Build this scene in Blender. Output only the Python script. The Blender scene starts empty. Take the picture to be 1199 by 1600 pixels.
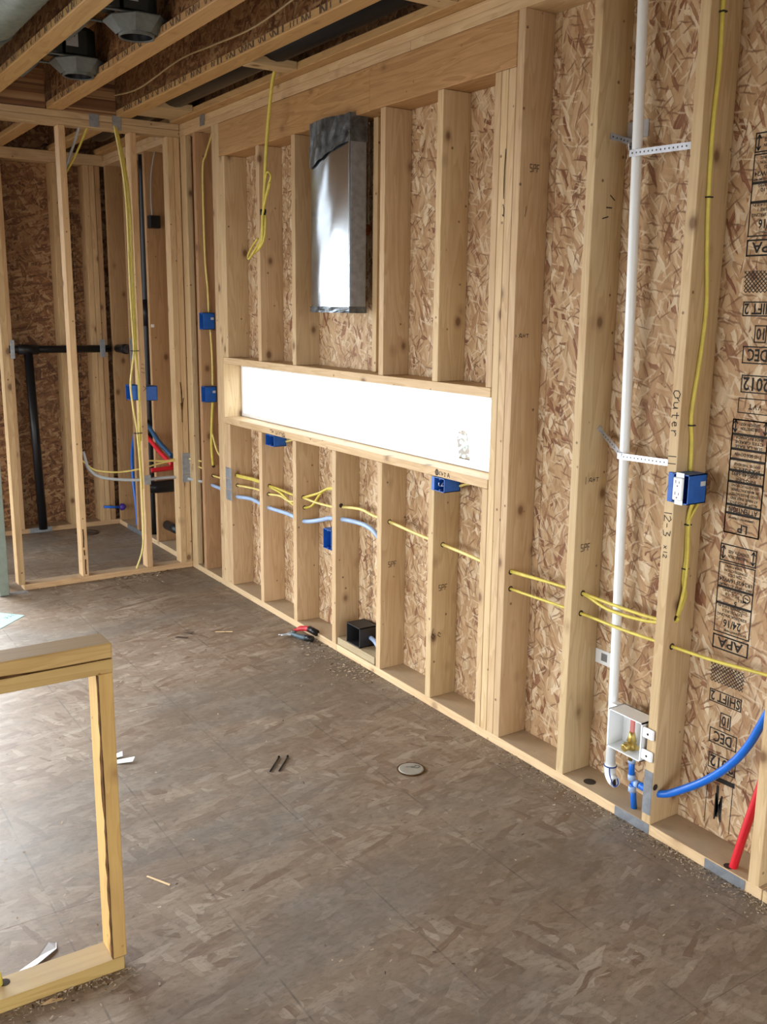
import bpy, bmesh, math, random
from mathutils import Vector, Matrix
random.seed(7)
sc = bpy.context.scene
COL = sc.collection

# ------------------------------------------------------------------ camera
F = Vector((0.53647829, 0.81800175, -0.20751914))
R = Vector((0.83740289, -0.54648086, 0.01072754))
U = Vector((0.10463009, 0.17953222, 0.97817214))
cd = bpy.data.cameras.new('camera')
cam = bpy.data.objects.new('camera', cd); COL.objects.link(cam)
cd.sensor_fit = 'VERTICAL'; cd.sensor_height = 36.0; cd.sensor_width = 27.0
cd.lens = 33.71; cd.clip_start = 0.05; cd.clip_end = 200
m = Matrix.Identity(4)
for i in range(3):
    m[i][0] = R[i]; m[i][1] = U[i]; m[i][2] = -F[i]
m[0][3], m[1][3], m[2][3] = -2.2866, 0.0, 1.6658
cam.matrix_world = m
sc.camera = cam

# ------------------------------------------------------------------ sky, light, exposure
w = bpy.data.worlds.new('overcast_sky'); sc.world = w; w.use_nodes = True
bg = w.node_tree.nodes['Background']
bg.inputs['Color'].default_value = (0.90, 0.96, 1.0, 1); bg.inputs['Strength'].default_value = 6.5

def area(name, loc, rot, sx, sy, power, col):
    l = bpy.data.lights.new(name, 'AREA'); l.shape = 'RECTANGLE'; l.size = sx; l.size_y = sy
    l.energy = power; l.color = col
    o = bpy.data.objects.new(name, l); COL.objects.link(o); o.location = loc; o.rotation_euler = rot
    return o
# daylight entering the openings of the open framed walls on the left and behind the camera
area('daylight_door', (-2.72, 5.93, 1.08), (-math.pi/2+0.42, 0, 0), 2.85, 2.05, 140, (0.95, 0.98, 1.0))
area('daylight_left', (-5.6, 3.0, 1.15), (0, -math.pi/2+0.60, 0), 1.7, 4.0, 104, (1.0, 0.98, 0.95))
area('daylight_behind', (-2.4, -3.4, 1.25), (math.pi/2-0.50, 0, 0), 4.2, 1.9, 38, (1.0, 0.97, 0.92))
for _l in bpy.data.lights: _l.spread = math.radians(125)
vs = sc.view_settings
sc.display_settings.display_device = 'sRGB'
vs.view_transform = 'Standard'; vs.look = 'None'; vs.gamma = 1.0; vs.use_curve_mapping = False
vs.exposure = -0.10

# ------------------------------------------------------------------ helpers
def tag(o, label=None, cat=None, group=None, kind=None):
    if label: o['label'] = label
    if cat: o['category'] = cat
    if group: o['group'] = group
    if kind: o['kind'] = kind
    return o
def empty(name, loc=(0, 0, 0), label=None, cat=None, group=None, kind=None):
    o = bpy.data.objects.new(name, None); COL.objects.link(o); o.location = loc
    o.empty_display_size = 0.05
    return tag(o, label, cat, group, kind)
def link(name, me, mat, parent=None, loc=(0, 0, 0)):
    o = bpy.data.objects.new(name, me); COL.objects.link(o)
    if mat is not None:
        for mm in (mat if isinstance(mat, (list, tuple)) else [mat]): me.materials.append(mm)
    loc = Vector(loc)
    if parent is not None:
        o.parent = parent
        q = parent; base = Vector((0, 0, 0))
        while q is not None: base += q.location; q = q.parent
        loc = loc - base
    o.location = loc
    return o
def bm_obj(name, bm, mat, parent=None, loc=(0, 0, 0), smooth=False):
    me = bpy.data.meshes.new(name); bm.normal_update(); bm.to_mesh(me); bm.free()
    if smooth:
        for p in me.polygons: p.use_smooth = True
    return link(name, me, mat, parent, loc)
def box_into(bm, x0, x1, y0, y1, z0, z1, bev=0.0, mi=0):
    vs_ = [bm.verts.new((x, y, z)) for x in (x0, x1) for y in (y0, y1) for z in (z0, z1)]
    fs = [(0, 1, 3, 2), (4, 6, 7, 5), (0, 4, 5, 1), (2, 3, 7, 6), (0, 2, 6, 4), (1, 5, 7, 3)]
    ff = [bm.faces.new([vs_[i] for i in f]) for f in fs]
    for f in ff: f.material_index = mi
    if bev > 0:
        es = list({e for f in ff for e in f.edges})
        bmesh.ops.bevel(bm, geom=es, offset=bev, segments=1, affect='EDGES', clamp_overlap=True)
def bx(name, x0, x1, y0, y1, z0, z1, mat, parent=None, bev=0.0018):
    cx, cy, cz = (x0+x1)/2, (y0+y1)/2, (z0+z1)/2
    bm = bmesh.new(); box_into(bm, x0-cx, x1-cx, y0-cy, y1-cy, z0-cz, z1-cz, bev)
    return bm_obj(name, bm, mat, parent, (cx, cy, cz))
def smooth_path(pts, n=6):
    P = [Vector(p) for p in pts]
    if len(P) < 3: return P
    out = []
    for i in range(len(P)-1):
        p0 = P[max(i-1, 0)]; p1 = P[i]; p2 = P[i+1]; p3 = P[min(i+2, len(P)-1)]
        for k in range(n):
            t = k/n
            out.append(0.5*((2*p1)+(p2-p0)*t+(2*p0-5*p1+4*p2-p3)*t*t+(3*p1-p0-3*p2+p3)*t**3))
    out.append(P[-1]); return out
def tube_into(bm, pts, r, seg=8, n=6, flat=1.0, caps=True, mi=0):
    P = smooth_path(pts, n)
    prev = None; rings = []
    for i, p in enumerate(P):
        t = (P[min(i+1, len(P)-1)]-P[max(i-1, 0)])
        if t.length < 1e-9: t = Vector((0, 0, 1))
        t.normalize()
        if prev is None:
            a = Vector((1, 0, 0)) if abs(t.x) < 0.9 else Vector((0, 1, 0))
            nrm = (a-t*a.dot(t)).normalized()
        else:
            nrm = (prev-t*prev.dot(t)).normalized()
        prev = nrm; b = t.cross(nrm)
        rr = r[i*(len(r)-1)//max(len(P)-1, 1)] if isinstance(r, (list, tuple)) else r
        rings.append([bm.verts.new(p+nrm*math.cos(2*math.pi*k/seg)*rr*flat+b*math.sin(2*math.pi*k/seg)*rr) for k in range(seg)])
    for i in range(len(rings)-1):
        for k in range(seg):
            f = bm.faces.new((rings[i][k], rings[i][(k+1) % seg], rings[i+1][(k+1) % seg], rings[i+1][k])); f.smooth = True; f.material_index = mi
    if caps:
        bm.faces.new(rings[0][::-1]).material_index = mi; bm.faces.new(rings[-1]).material_index = mi
def tube(name, pts, r, mat, parent=None, seg=8, n=6, flat=1.0):
    c = sum((Vector(p) for p in pts), Vector())/len(pts)
    bm = bmesh.new(); tube_into(bm, [Vector(p)-c for p in pts], r, seg, n, flat)
    return bm_obj(name, bm, mat, parent, c)
def lathe_into(bm, prof, axis='z', seg=20, at=(0, 0, 0), mi=0):
    rings = []
    for r, h in prof:
        ring = []
        for k in range(seg):
            a = 2*math.pi*k/seg; c, s = math.cos(a)*r, math.sin(a)*r
            v = {'z': (c, s, h), 'y': (s, h, c), 'x': (h, c, s)}[axis]
            ring.append(bm.verts.new(Vector(v)+Vector(at)))
        rings.append(ring)
    for i in range(len(rings)-1):
        for k in range(seg):
            f = bm.faces.new((rings[i][k], rings[i][(k+1) % seg], rings[i+1][(k+1) % seg], rings[i+1][k])); f.smooth = True; f.material_index = mi
    return rings
def lathe(name, prof, loc, mat, parent=None, axis='z', seg=20, cap0=True, cap1=True):
    bm = bmesh.new(); rg = lathe_into(bm, prof, axis, seg)
    if cap0: bm.faces.new(rg[0][::-1])
    if cap1: bm.faces.new(rg[-1])
    bmesh.ops.recalc_face_normals(bm, faces=bm.faces)
    return bm_obj(name, bm, mat, parent, loc)
def prism(name, poly, zt, mat, parent=None, loc=(0, 0, 0), M=None):
    bm = bmesh.new()
    a = [bm.verts.new((x, y, 0)) for x, y in poly]; b = [bm.verts.new((x, y, zt)) for x, y in poly]
    bm.faces.new(a[::-1]); bm.faces.new(b); n = len(poly)
    for i in range(n): bm.faces.new((a[i], a[(i+1) % n], b[(i+1) % n], b[i]))
    if M is not None: bm.transform(M)
    return bm_obj(name, bm, mat, parent, loc)

# ------------------------------------------------------------------ materials
class NT:
    def __init__(s, name):
        s.m = bpy.data.materials.new(name); s.m.use_nodes = True; s.t = s.m.node_tree; s.t.nodes.clear()
        s.out = s.n('ShaderNodeOutputMaterial'); s.b = s.n('ShaderNodeBsdfPrincipled')
        s.l(s.b.outputs[0], s.out.inputs[0])
    def n(s, k, **kw):
        x = s.t.nodes.new(k)
        for a, v in kw.items(): setattr(x, a, v)
        return x
    def l(s, a, b): s.t.links.new(a, b)
    def set(s, sock, v):
        if hasattr(v, 'is_output') or isinstance(v, bpy.types.NodeSocket): s.l(v, sock)
        else: sock.default_value = v
    def math(s, op, a, b=0.0, clamp=False):
        x = s.n('ShaderNodeMath', operation=op, use_clamp=clamp); s.set(x.inputs[0], a); s.set(x.inputs[1], b); return x.outputs[0]
    def vmath(s, op, a, b=(0, 0, 0)):
        x = s.n('ShaderNodeVectorMath', operation=op); s.set(x.inputs[0], a); s.set(x.inputs[1], b); return x.outputs[0]
    def mix(s, f, a, b, blend='MIX'):
        x = s.n('ShaderNodeMix', data_type='RGBA', blend_type=blend); s.set(x.inputs[0], f); s.set(x.inputs[6], a); s.set(x.inputs[7], b); return x.outputs[2]
    def ramp(s, f, stops, interp='LINEAR'):
        x = s.n('ShaderNodeValToRGB'); x.color_ramp.interpolation = interp
        while len(x.color_ramp.elements) < len(stops): x.color_ramp.elements.new(0.5)
        for e, (p, c) in zip(x.color_ramp.elements, stops): e.position = p; e.color = (c[0], c[1], c[2], 1) if isinstance(c, (tuple, list)) else (c, c, c, 1)
        s.l(f, x.inputs[0]); return x.outputs[0]
    def noise(s, v, scale=5.0, detail=3.0, rough=0.5, dist=0.0):
        x = s.n('ShaderNodeTexNoise'); s.l(v, x.inputs['Vector']); x.inputs['Scale'].default_value = scale
        x.inputs['Detail'].default_value = detail; x.inputs['Roughness'].default_value = rough; x.inputs['Distortion'].default_value = dist
        return x.outputs[0]
    def bump(s, h, strength=0.3, dist=0.002):
        x = s.n('ShaderNodeBump'); x.inputs['Strength'].default_value = strength; x.inputs['Distance'].default_value = dist
        s.l(h, x.inputs['Height']); s.l(x.outputs[0], s.b.inputs['Normal'])

def plain(name, col, rough=0.5, metal=0.0, noise=0.0, spec=None):
    t = NT(name); b = t.b
    b.inputs['Roughness'].default_value = rough; b.inputs['Metallic'].default_value = metal
    if spec is not None: b.inputs['Specular IOR Level'].default_value = spec
    if noise > 0:
        g = t.n('ShaderNodeTexCoord'); f = t.noise(g.outputs['Object'], 28, 4, 0.6)
        c2 = tuple(max(0, c*(1-noise)) for c in col); c3 = tuple(min(1, c*(1+noise)) for c in col)
        t.l(t.ramp(f, [(0.3, c2), (0.7, c3)]), b.inputs['Base Color'])
    else: b.inputs['Base Color'].default_value = (*col, 1)
    return t.m

def wood(name, axis, light=(0.61, 0.452, 0.268), dark=(0.455, 0.305, 0.158), var=0.5, knots=1.0, rough=0.62, dust=0.0):
    t = NT(name); b = t.b
    g = t.n('ShaderNodeTexCoord'); oi = t.n('ShaderNodeObjectInfo')
    off = t.vmath('SCALE', oi.outputs['Location']); off.node.inputs[3].default_value = 0.0
    rnd = oi.outputs['Random']
    r3 = t.n('ShaderNodeCombineXYZ'); t.l(t.math('MULTIPLY', rnd, 37.0), r3.inputs[0]); t.l(t.math('MULTIPLY', rnd, 91.0), r3.inputs[1]); t.l(t.math('MULTIPLY', rnd, 53.0), r3.inputs[2])
    co = t.vmath('ADD', g.outputs['Object'], r3.outputs[0])
    sca = {'x': (1.3, 17, 17), 'y': (17, 1.3, 17), 'z': (17, 17, 1.3)}[axis]
    gc = t.vmath('MULTIPLY', co, sca)
    n1 = t.noise(gc, 1.0, 2, 0.5, 0.8)
    rings = t.math('FRACT', t.math('MULTIPLY', n1, 7.0))
    rings = t.ramp(rings, [(0.0, 0.0), (0.55, 0.5), (0.9, 1.0), (1.0, 0.1)])
    fine = t.noise(t.vmath('MULTIPLY', co, tuple(4*q if q > 2 else 2*q for q in sca)), 4.0, 2, 0.6)
    f = t.math('ADD', t.math('MULTIPLY', rings, 0.40), t.math('MULTIPLY', fine, 0.55))
    col = t.ramp(f, [(0.15, light), (0.85, dark)])
    # board to board variation
    hv = t.n('ShaderNodeHueSaturation'); t.l(col, hv.inputs['Color'])
    t.l(t.math('ADD', t.math('MULTIPLY', rnd, 0.36*var), 1.0-0.2*var), hv.inputs['Value'])
    t.l(t.math('ADD', t.math('MULTIPLY', t.math('FRACT', t.math('MULTIPLY', rnd, 7.7)), 0.012), 0.494), hv.inputs['Hue'])
    col = hv.outputs[0]
    # broad blotches
    bl = t.noise(co, 3.2, 2, 0.5)
    col = t.mix(t.ramp(bl, [(0.5, 0.0), (0.75, 0.35)]), col, (0.40, 0.235, 0.10, 1))
    # knots
    v = t.n('ShaderNodeTexVoronoi'); v.inputs['Scale'].default_value = 7.5
    t.l(t.vmath('MULTIPLY', co, {'x': (.7, 1, 1), 'y': (1, .7, 1), 'z': (1, 1, .7)}[axis]), v.inputs['Vector'])
    k1 = t.ramp(v.outputs['Distance'], [(0.07, 0.85*knots), (0.13, 0.25*knots), (0.22, 0.0)])
    col = t.mix(k1, col, (0.13, 0.06, 0.025, 1))
    v2 = t.n('ShaderNodeTexVoronoi'); v2.inputs['Scale'].default_value = 13.0; t.l(t.vmath('ADD', co, (3.3, 1.7, 5.1)), v2.inputs['Vector'])
    col = t.mix(t.ramp(v2.outputs['Distance'], [(0.05, 0.8*knots), (0.085, 0.0)]), col, (0.10, 0.05, 0.02, 1))
    if dust > 0:      # building dust settled on top faces
        ge = t.n('ShaderNodeNewGeometry'); sz = t.n('ShaderNodeSeparateXYZ'); t.l(ge.outputs['Normal'], sz.inputs[0])
        dn = t.ramp(t.noise(co, 9.0, 4, 0.6), [(0.3, 0.65*dust), (0.7, dust)])
        col = t.mix(t.math('MULTIPLY', dn, t.math('GREATER_THAN', sz.outputs[2], 0.9)), col, (0.37, 0.295, 0.21, 1))
    t.l(col, b.inputs['Base Color']); b.inputs['Roughness'].default_value = rough
    b.inputs['Specular IOR Level'].default_value = 0.3
    t.bump(f, 0.12, 0.001)
    return t.m

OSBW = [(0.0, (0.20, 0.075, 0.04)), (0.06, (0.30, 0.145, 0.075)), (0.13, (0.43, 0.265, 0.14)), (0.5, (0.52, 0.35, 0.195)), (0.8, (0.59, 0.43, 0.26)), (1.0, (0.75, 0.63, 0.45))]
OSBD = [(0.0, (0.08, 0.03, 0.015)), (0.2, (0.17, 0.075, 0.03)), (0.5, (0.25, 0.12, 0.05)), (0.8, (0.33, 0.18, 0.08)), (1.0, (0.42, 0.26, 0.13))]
OSBF = [(0.0, (0.13, 0.07, 0.042)), (0.08, (0.20, 0.135, 0.092)), (0.4, (0.255, 0.196, 0.145)), (0.8, (0.295, 0.235, 0.178)), (1.0, (0.42, 0.355, 0.285))]
def osb(name, plane, stops, angs, size=(0.085, 0.024), floor=False, bump=0.5):
    t = NT(name); b = t.b
    ge = t.n('ShaderNodeNewGeometry'); oi = t.n('ShaderNodeObjectInfo')
    sp = t.n('ShaderNodeSeparateXYZ'); t.l(ge.outputs['Position'], sp.inputs[0])
    X, Y, Z = sp.outputs
    uv = t.n('ShaderNodeCombineXYZ')
    a, c = {'yz': (Z, Y), 'xz': (Z, X), 'xy': (X, Y)}[plane]
    t.l(t.math('ADD', a, t.math('MULTIPLY', oi.outputs['Random'], 13.0)), uv.inputs[0]); t.l(c, uv.inputs[1])
    wob = t.n('ShaderNodeTexNoise'); t.l(uv.outputs[0], wob.inputs['Vector']); wob.inputs['Scale'].default_value = 17; wob.inputs['Detail'].default_value = 5
    base = t.vmath('ADD', uv.outputs[0], t.vmath('SCALE', wob.outputs['Color']))
    base.node.inputs[1].default_value = (0, 0, 0)
    base.node.inputs[1].links[0].from_node.inputs[3].default_value = 0.024
    col = None; hgt = None
    for i, an in enumerate(angs):
        ro = t.n('ShaderNodeVectorRotate', rotation_type='Z_AXIS'); t.l(base, ro.inputs['Vector']); ro.inputs['Angle'].default_value = math.radians(an)
        k = (0.62, 1.0, 0.8, 1.25, 0.7, 1.1, 0.9, 1.3)[i % 8]
        cc = t.vmath('ADD', t.vmath('MULTIPLY', ro.outputs[0], (k/size[0], k/size[1], 0)), (i*17.3, i*5.1, 0))
        v = t.n('ShaderNodeTexVoronoi', voronoi_dimensions='2D'); t.l(cc, v.inputs['Vector']); v.inputs['Scale'].default_value = 1.0
        se = t.n('ShaderNodeSeparateColor'); t.l(v.outputs['Color'], se.inputs[0])
        gr = t.noise(t.vmath('MULTIPLY', cc, (0.6, 9.0, 1.0)), 1.0, 3, 0.65)
        val = t.math('ADD', se.outputs[0], t.math('MULTIPLY', t.math('SUBTRACT', gr, 0.5), 0.62), True)
        cl = t.ramp(val, stops)
        # rounded flake: shade of its sunken edge is painted into the colour
        edge_shade = t.ramp(v.outputs['Distance'], [(0.45, 1.0), (0.85, 0.80)])
        cl = t.mix(1.0, cl, edge_shade, 'MULTIPLY')
        h = t.math('ADD', t.math('MULTIPLY', se.outputs[2], 0.8), t.math('MULTIPLY', gr, 0.25))
        h = t.math('SUBTRACT', h, t.math('MULTIPLY', v.outputs['Distance'], 0.35))
        if col is None: col, hgt = cl, h
        else:
            mk = t.math('LESS_THAN', se.outputs[1], 0.40)
            col = t.mix(mk, col, cl)
            mm = t.n('ShaderNodeMix', data_type='FLOAT'); t.l(mk, mm.inputs[0]); t.l(hgt, mm.inputs[2]); t.l(t.math('ADD', h, 0.3), mm.inputs[3]); hgt = mm.outputs[0]
    big = t.noise(uv.outputs[0], 1.7, 3, 0.6)
    if not floor:      # thin dark gaps and slivers between the strands
        for i, an in enumerate((12, -38, 55, -80)):
            ro = t.n('ShaderNodeVectorRotate', rotation_type='Z_AXIS'); t.l(base, ro.inputs['Vector']); ro.inputs['Angle'].default_value = math.radians(an)
            v = t.n('ShaderNodeTexVoronoi', voronoi_dimensions='2D'); t.l(t.vmath('ADD', t.vmath('MULTIPLY', ro.outputs[0], (13, 120, 0)), (i*3.7, i*9.1, 0)), v.inputs['Vector']); v.inputs['Scale'].default_value = 1.0
            se = t.n('ShaderNodeSeparateColor'); t.l(v.outputs['Color'], se.inputs[0])
            mk = t.math('MULTIPLY', t.math('LESS_THAN', se.outputs[1], 0.085), t.ramp(v.outputs['Distance'], [(0.2, 0.8), (0.5, 0.0)]))
            col = t.mix(mk, col, tuple(q*0.62 for q in stops[1][1])+(1,))
            mk2 = t.math('MULTIPLY', t.math('GREATER_THAN', se.outputs[1], 0.94), t.ramp(v.outputs['Distance'], [(0.2, 0.6), (0.5, 0.0)]))
            col = t.mix(mk2, col, stops[-1][1]+(1,))
    if floor:
        pos = ge.outputs['Position']
        col = t.mix(0.22, col, (0.25, 0.19, 0.138, 1))
        # trodden-in dust, greyed lanes and damp patches
        d1 = t.noise(t.vmath('MULTIPLY', pos, (0.55, 1.5, 1.0)), 1.3, 4, 0.6, 0.4)
        col = t.mix(t.ramp(d1, [(0.44, 0.0), (0.60, 0.62)]), col, (0.150, 0.146, 0.136, 1))
        d2 = t.noise(t.vmath('MULTIPLY', pos, (0.9, 0.9, 1.0)), 2.6, 5, 0.65)
        col = t.mix(t.ramp(d2, [(0.36, 0.55), (0.60, 0.0)]), col, (0.150, 0.100, 0.062, 1))
        d3 = t.noise(pos, 16.0, 5, 0.7)
        col = t.mix(t.ramp(d3, [(0.5, 0.0), (0.8, 0.35)]), col, (0.38, 0.31, 0.24, 1))
        d4 = t.noise(t.vmath('MULTIPLY', pos, (30, 75, 1.0)), 1.0, 4, 0.75)
        col = t.mix(t.ramp(d4, [(0.36, 0.45), (0.50, 0.0)]), col, (0.10, 0.075, 0.052, 1))
        col = t.mix(t.ramp(d4, [(0.60, 0.0), (0.74, 0.45)]), col, (0.36, 0.28, 0.21, 1))
        # printed nailing lines every 16 inches
        ln = t.math('ABSOLUTE', t.math('SUBTRACT', t.math('FRACT', t.math('DIVIDE', t.math('ADD', X, 10.0+0.203-0.678+0.678*2-0.002), 0.4065)), 0.5))
        ln = t.math('LESS_THAN', ln, 0.007)
        ln = t.math('MULTIPLY', ln, t.ramp(t.noise(pos, 9.0, 3, 0.7), [(0.40, 0.05), (0.62, 0.55)]))
        col = t.mix(ln, col, (0.055, 0.045, 0.04, 1))
        b.inputs['Roughness'].default_value = 0.5
        t.l(t.ramp(d1, [(0.3, 0.60), (0.7, 0.42)]), b.inputs['Roughness'])
        b.inputs['Specular IOR Level'].default_value = 0.45
    else:
        col = t.mix(t.ramp(big, [(0.45, 0.0), (0.7, 0.30)]), col, tuple(q*0.8 for q in stops[2][1])+(1,))
        b.inputs['Roughness'].default_value = 0.6; b.inputs['Specular IOR Level'].default_value = 0.35
    t.l(col, b.inputs['Base Color'])
    t.bump(hgt, bump, 0.0035 if not floor else 0.0015)
    return t.m

WX, WY, WZ = (wood('lumber_along_'+a, a) for a in 'xyz')
WYD = wood('dusty_plate_lumber', 'y', (0.66, 0.50, 0.30), (0.52, 0.37, 0.21), 0.3, 0.6, 0.7, 0.9); WXD = wood('dusty_plate_lumber_x', 'x', (0.62, 0.44, 0.24), (0.46, 0.29, 0.15), 0.3, 0.6, 0.7, 0.9)
WZP = wood('lumber_partition', 'z', (0.60, 0.42, 0.23), (0.45, 0.285, 0.14))
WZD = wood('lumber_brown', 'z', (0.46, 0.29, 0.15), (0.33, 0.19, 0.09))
WXY = wood('lumber_yellow_x', 'x', (0.58, 0.40, 0.155), (0.45, 0.285, 0.095), 0.3, 1.0, 0.62, 0.6)
WZY = wood('lumber_yellow_z', 'z', (0.60, 0.40, 0.14), (0.48, 0.30, 0.09), 0.3)
WJ = wood('flange_lumber', 'y', (0.52, 0.34, 0.15), (0.38, 0.22, 0.085), 0.3, 0.4)
WH = wood('header_lumber', 'y', (0.52, 0.31, 0.14), (0.32, 0.165, 0.06), 0.3, 0.6)
BARK = plain('bark_edge', (0.085, 0.042, 0.016), 0.95, 0, 0.5, 0.05)
OSB_W = osb('strand_board_wall', 'yz', OSBW, [8, -42, 60, -12, 35, -75, 20, -25], (0.085, 0.0185))
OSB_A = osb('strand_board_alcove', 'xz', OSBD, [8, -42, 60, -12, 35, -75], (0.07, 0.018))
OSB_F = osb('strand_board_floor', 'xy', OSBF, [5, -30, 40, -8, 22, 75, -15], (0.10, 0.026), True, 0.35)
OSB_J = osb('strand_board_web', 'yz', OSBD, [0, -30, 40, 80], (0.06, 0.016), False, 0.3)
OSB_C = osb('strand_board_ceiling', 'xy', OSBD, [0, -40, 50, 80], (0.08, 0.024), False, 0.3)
GALV = plain('galvanised_steel', (0.33, 0.36, 0.40), 0.42, 0.75, 0.2)
STRAP = plain('zinc_strap', (0.50, 0.52, 0.56), 0.45, 0.85, 0.15)
DUCT = plain('duct_steel', (0.52, 0.57, 0.62), 0.21, 1.0, 0.05)
FOIL = plain('duct_tape_foil', (0.13, 0.15, 0.17), 0.34, 0.75, 0.6)
BLUE = plain('blue_box_plastic', (0.009, 0.10, 0.43), 0.42, 0, 0.15)
BLUED = plain('blue_box_inside', (0.006, 0.045, 0.24), 0.6)
WHITE = plain('white_plastic', (0.80, 0.83, 0.85), 0.35)
PVC = plain('white_pipe_plastic', (0.78, 0.82, 0.84), 0.35)
STICK = plain('pale_sticker', (0.50, 0.54, 0.56), 0.6)
YEL = plain('yellow_cable', (0.60, 0.50, 0.085), 0.45, 0, 0.12)
YELP = plain('pale_yellow_cable', (0.72, 0.60, 0.20), 0.45, 0, 0.12)
TANC = plain('tan_cable', (0.34, 0.24, 0.12), 0.5)
PEXB = plain('blue_water_tube', (0.008, 0.14, 0.62), 0.32)
PEXR = plain('red_water_tube', (0.60, 0.012, 0.025), 0.32)
CONB = plain('pale_blue_conduit', (0.33, 0.46, 0.70), 0.45, 0, 0.1)
GREYC = plain('grey_cable', (0.42, 0.46, 0.50), 0.5)
ABS = plain('black_abs_plastic', (0.010, 0.010, 0.012), 0.34, 0, 0, 0.28)
BLACK = plain('black_ink', (0.018, 0.016, 0.014), 0.8)
INK = plain('faded_ink', (0.10, 0.065, 0.04), 0.8)
HOLE = plain('drilled_hole_dark', (0.03, 0.018, 0.01), 0.95)
BRASS = plain('brass', (0.50, 0.36, 0.11), 0.35, 0.9, 0.2)
REDP = plain('red_plastic', (0.50, 0.03, 0.04), 0.4)
REDT = plain('dull_red_handle', (0.50, 0.16, 0.14), 0.5)
GREEN = plain('grey_green_paint', (0.20, 0.24, 0.20), 0.5, 0, 0.1)
DARKM = plain('dark_grey_housing', (0.035, 0.04, 0.038), 0.5, 0.3)
GREYM = plain('grey_fixture_steel', (0.10, 0.115, 0.115), 0.5, 0.3, 0.2)
PAPER = plain('white_paper', (0.72, 0.80, 0.80), 0.7)
PAPERB = plain('pale_blue_paper', (0.34, 0.56, 0.54), 0.95, 0, 0, 0.1)
FILM = plain('translucent_scrap', (0.50, 0.52, 0.56), 0.4)
PUTTY = plain('grey_cover_disc', (0.30, 0.29, 0.25), 0.6, 0, 0.1)
SAW = plain('wood_shavings', (0.30, 0.235, 0.165), 0.8, 0, 0.35)
SAWL = plain('pale_shavings', (0.44, 0.35, 0.24), 0.85)
CHIP = plain('dark_wood_chip', (0.06, 0.035, 0.02), 0.8)
CHIPL = plain('light_wood_chip', (0.70, 0.52, 0.30), 0.8)
VINYL = plain('white_vinyl', (0.80, 0.82, 0.83), 0.4)
GRAVEL = plain('pale_gravel', (0.62, 0.62, 0.60), 0.9, 0, 0.1)
LEAF = plain('leaf_green', (0.24, 0.46, 0.36), 0.6, 0, 0.3)
COPPER = plain('copper', (0.75, 0.34, 0.20), 0.22, 0.9)
ALUT = plain('flexible_duct_skin', (0.15, 0.185, 0.165), 0.5, 0.2, 0.25)
gt = NT('window_glass')
tr = gt.n('ShaderNodeBsdfTransparent'); tr.inputs[0].default_value = (0.97, 0.99, 0.99, 1)
gs = gt.n('ShaderNodeBsdfGlossy'); gs.inputs['Roughness'].default_value = 0.02
mx = gt.n('ShaderNodeMixShader'); mx.inputs[0].default_value = 0.05; gt.l(tr.outputs[0], mx.inputs[1]); gt.l(gs.outputs[0], mx.inputs[2])
gt.l(mx.outputs[0], gt.out.inputs[0]); GLASS = gt.m

def yz_text(lines, x, parent, name, mat=None, label=None):
    """flat ink on a plane facing -x; lines: (text, yc, zc, height, width, flip). One mesh."""
    bm = bmesh.new()
    for (txt, yc, zc, h, wd, flip) in lines:
        cu = bpy.data.curves.new('lettering', 'FONT'); cu.body = txt; cu.size = 1.0; cu.align_x = 'CENTER'; cu.align_y = 'CENTER'; cu.resolution_u = 2; cu.offset = 0.022
        ob = bpy.data.objects.new('lettering', cu); COL.objects.link(ob)
        dg = bpy.context.evaluated_depsgraph_get(); me = bpy.data.meshes.new_from_object(ob.evaluated_get(dg))
        bpy.data.objects.remove(ob); bpy.data.curves.remove(cu)
        if not me.vertices: continue
        xs = [v.co.x for v in me.vertices]; ys = [v.co.y for v in me.vertices]
        sx = wd/max(max(xs)-min(xs), 1e-6); sy = h/max(max(ys)-min(ys), 1e-6)
        mx_, my_ = (max(xs)+min(xs))/2, (max(ys)+min(ys))/2
        s = -1 if flip else 1
        for v in me.vertices:
            a, c = (v.co.x-mx_)*sx*s, (v.co.y-my_)*sy*s
            v.co = (x, yc-a, zc+c)
        bm.from_mesh(me); bpy.data.meshes.remove(me)
    return bm
def frame_into(bm, x, y0, y1, z0, z1, t=0.003, sides='lrtb'):
    def q(a, b, c, d):
        vs_ = [bm.verts.new((x, a, c)), bm.verts.new((x, a, d)), bm.verts.new((x, b, d)), bm.verts.new((x, b, c))]; bm.faces.new(vs_)
    if 'l' in sides: q(y1-t, y1, z0, z1)
    if 'r' in sides: q(y0, y0+t, z0, z1)
    if 't' in sides: q(y0, y1, z1-t, z1)
    if 'b' in sides: q(y0, y1, z0, z0+t)
def stroke_into(bm, pts, wdt, to3):
    """pen strokes: 2-d polyline ribbon mapped by to3(a, b)"""
    for (a, b), (c, d) in zip(pts[:-1], pts[1:]):
        L = math.hypot(c-a, d-b)
        if L < 1e-6: continue
        nx, ny = -(d-b)/L*wdt/2, (c-a)/L*wdt/2; ex, ey = (c-a)/L*wdt*0.3, (d-b)/L*wdt*0.3
        bm.faces.new([bm.verts.new(to3(*p)) for p in ((a+nx-ex, b+ny-ey), (a-nx-ex, b-ny-ey), (c-nx+ex, d-ny+ey), (c+nx+ex, d+ny+ey))])

D = 0.134      # depth of the outer wall framing
ZP = 0.036     # plate thickness
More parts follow.
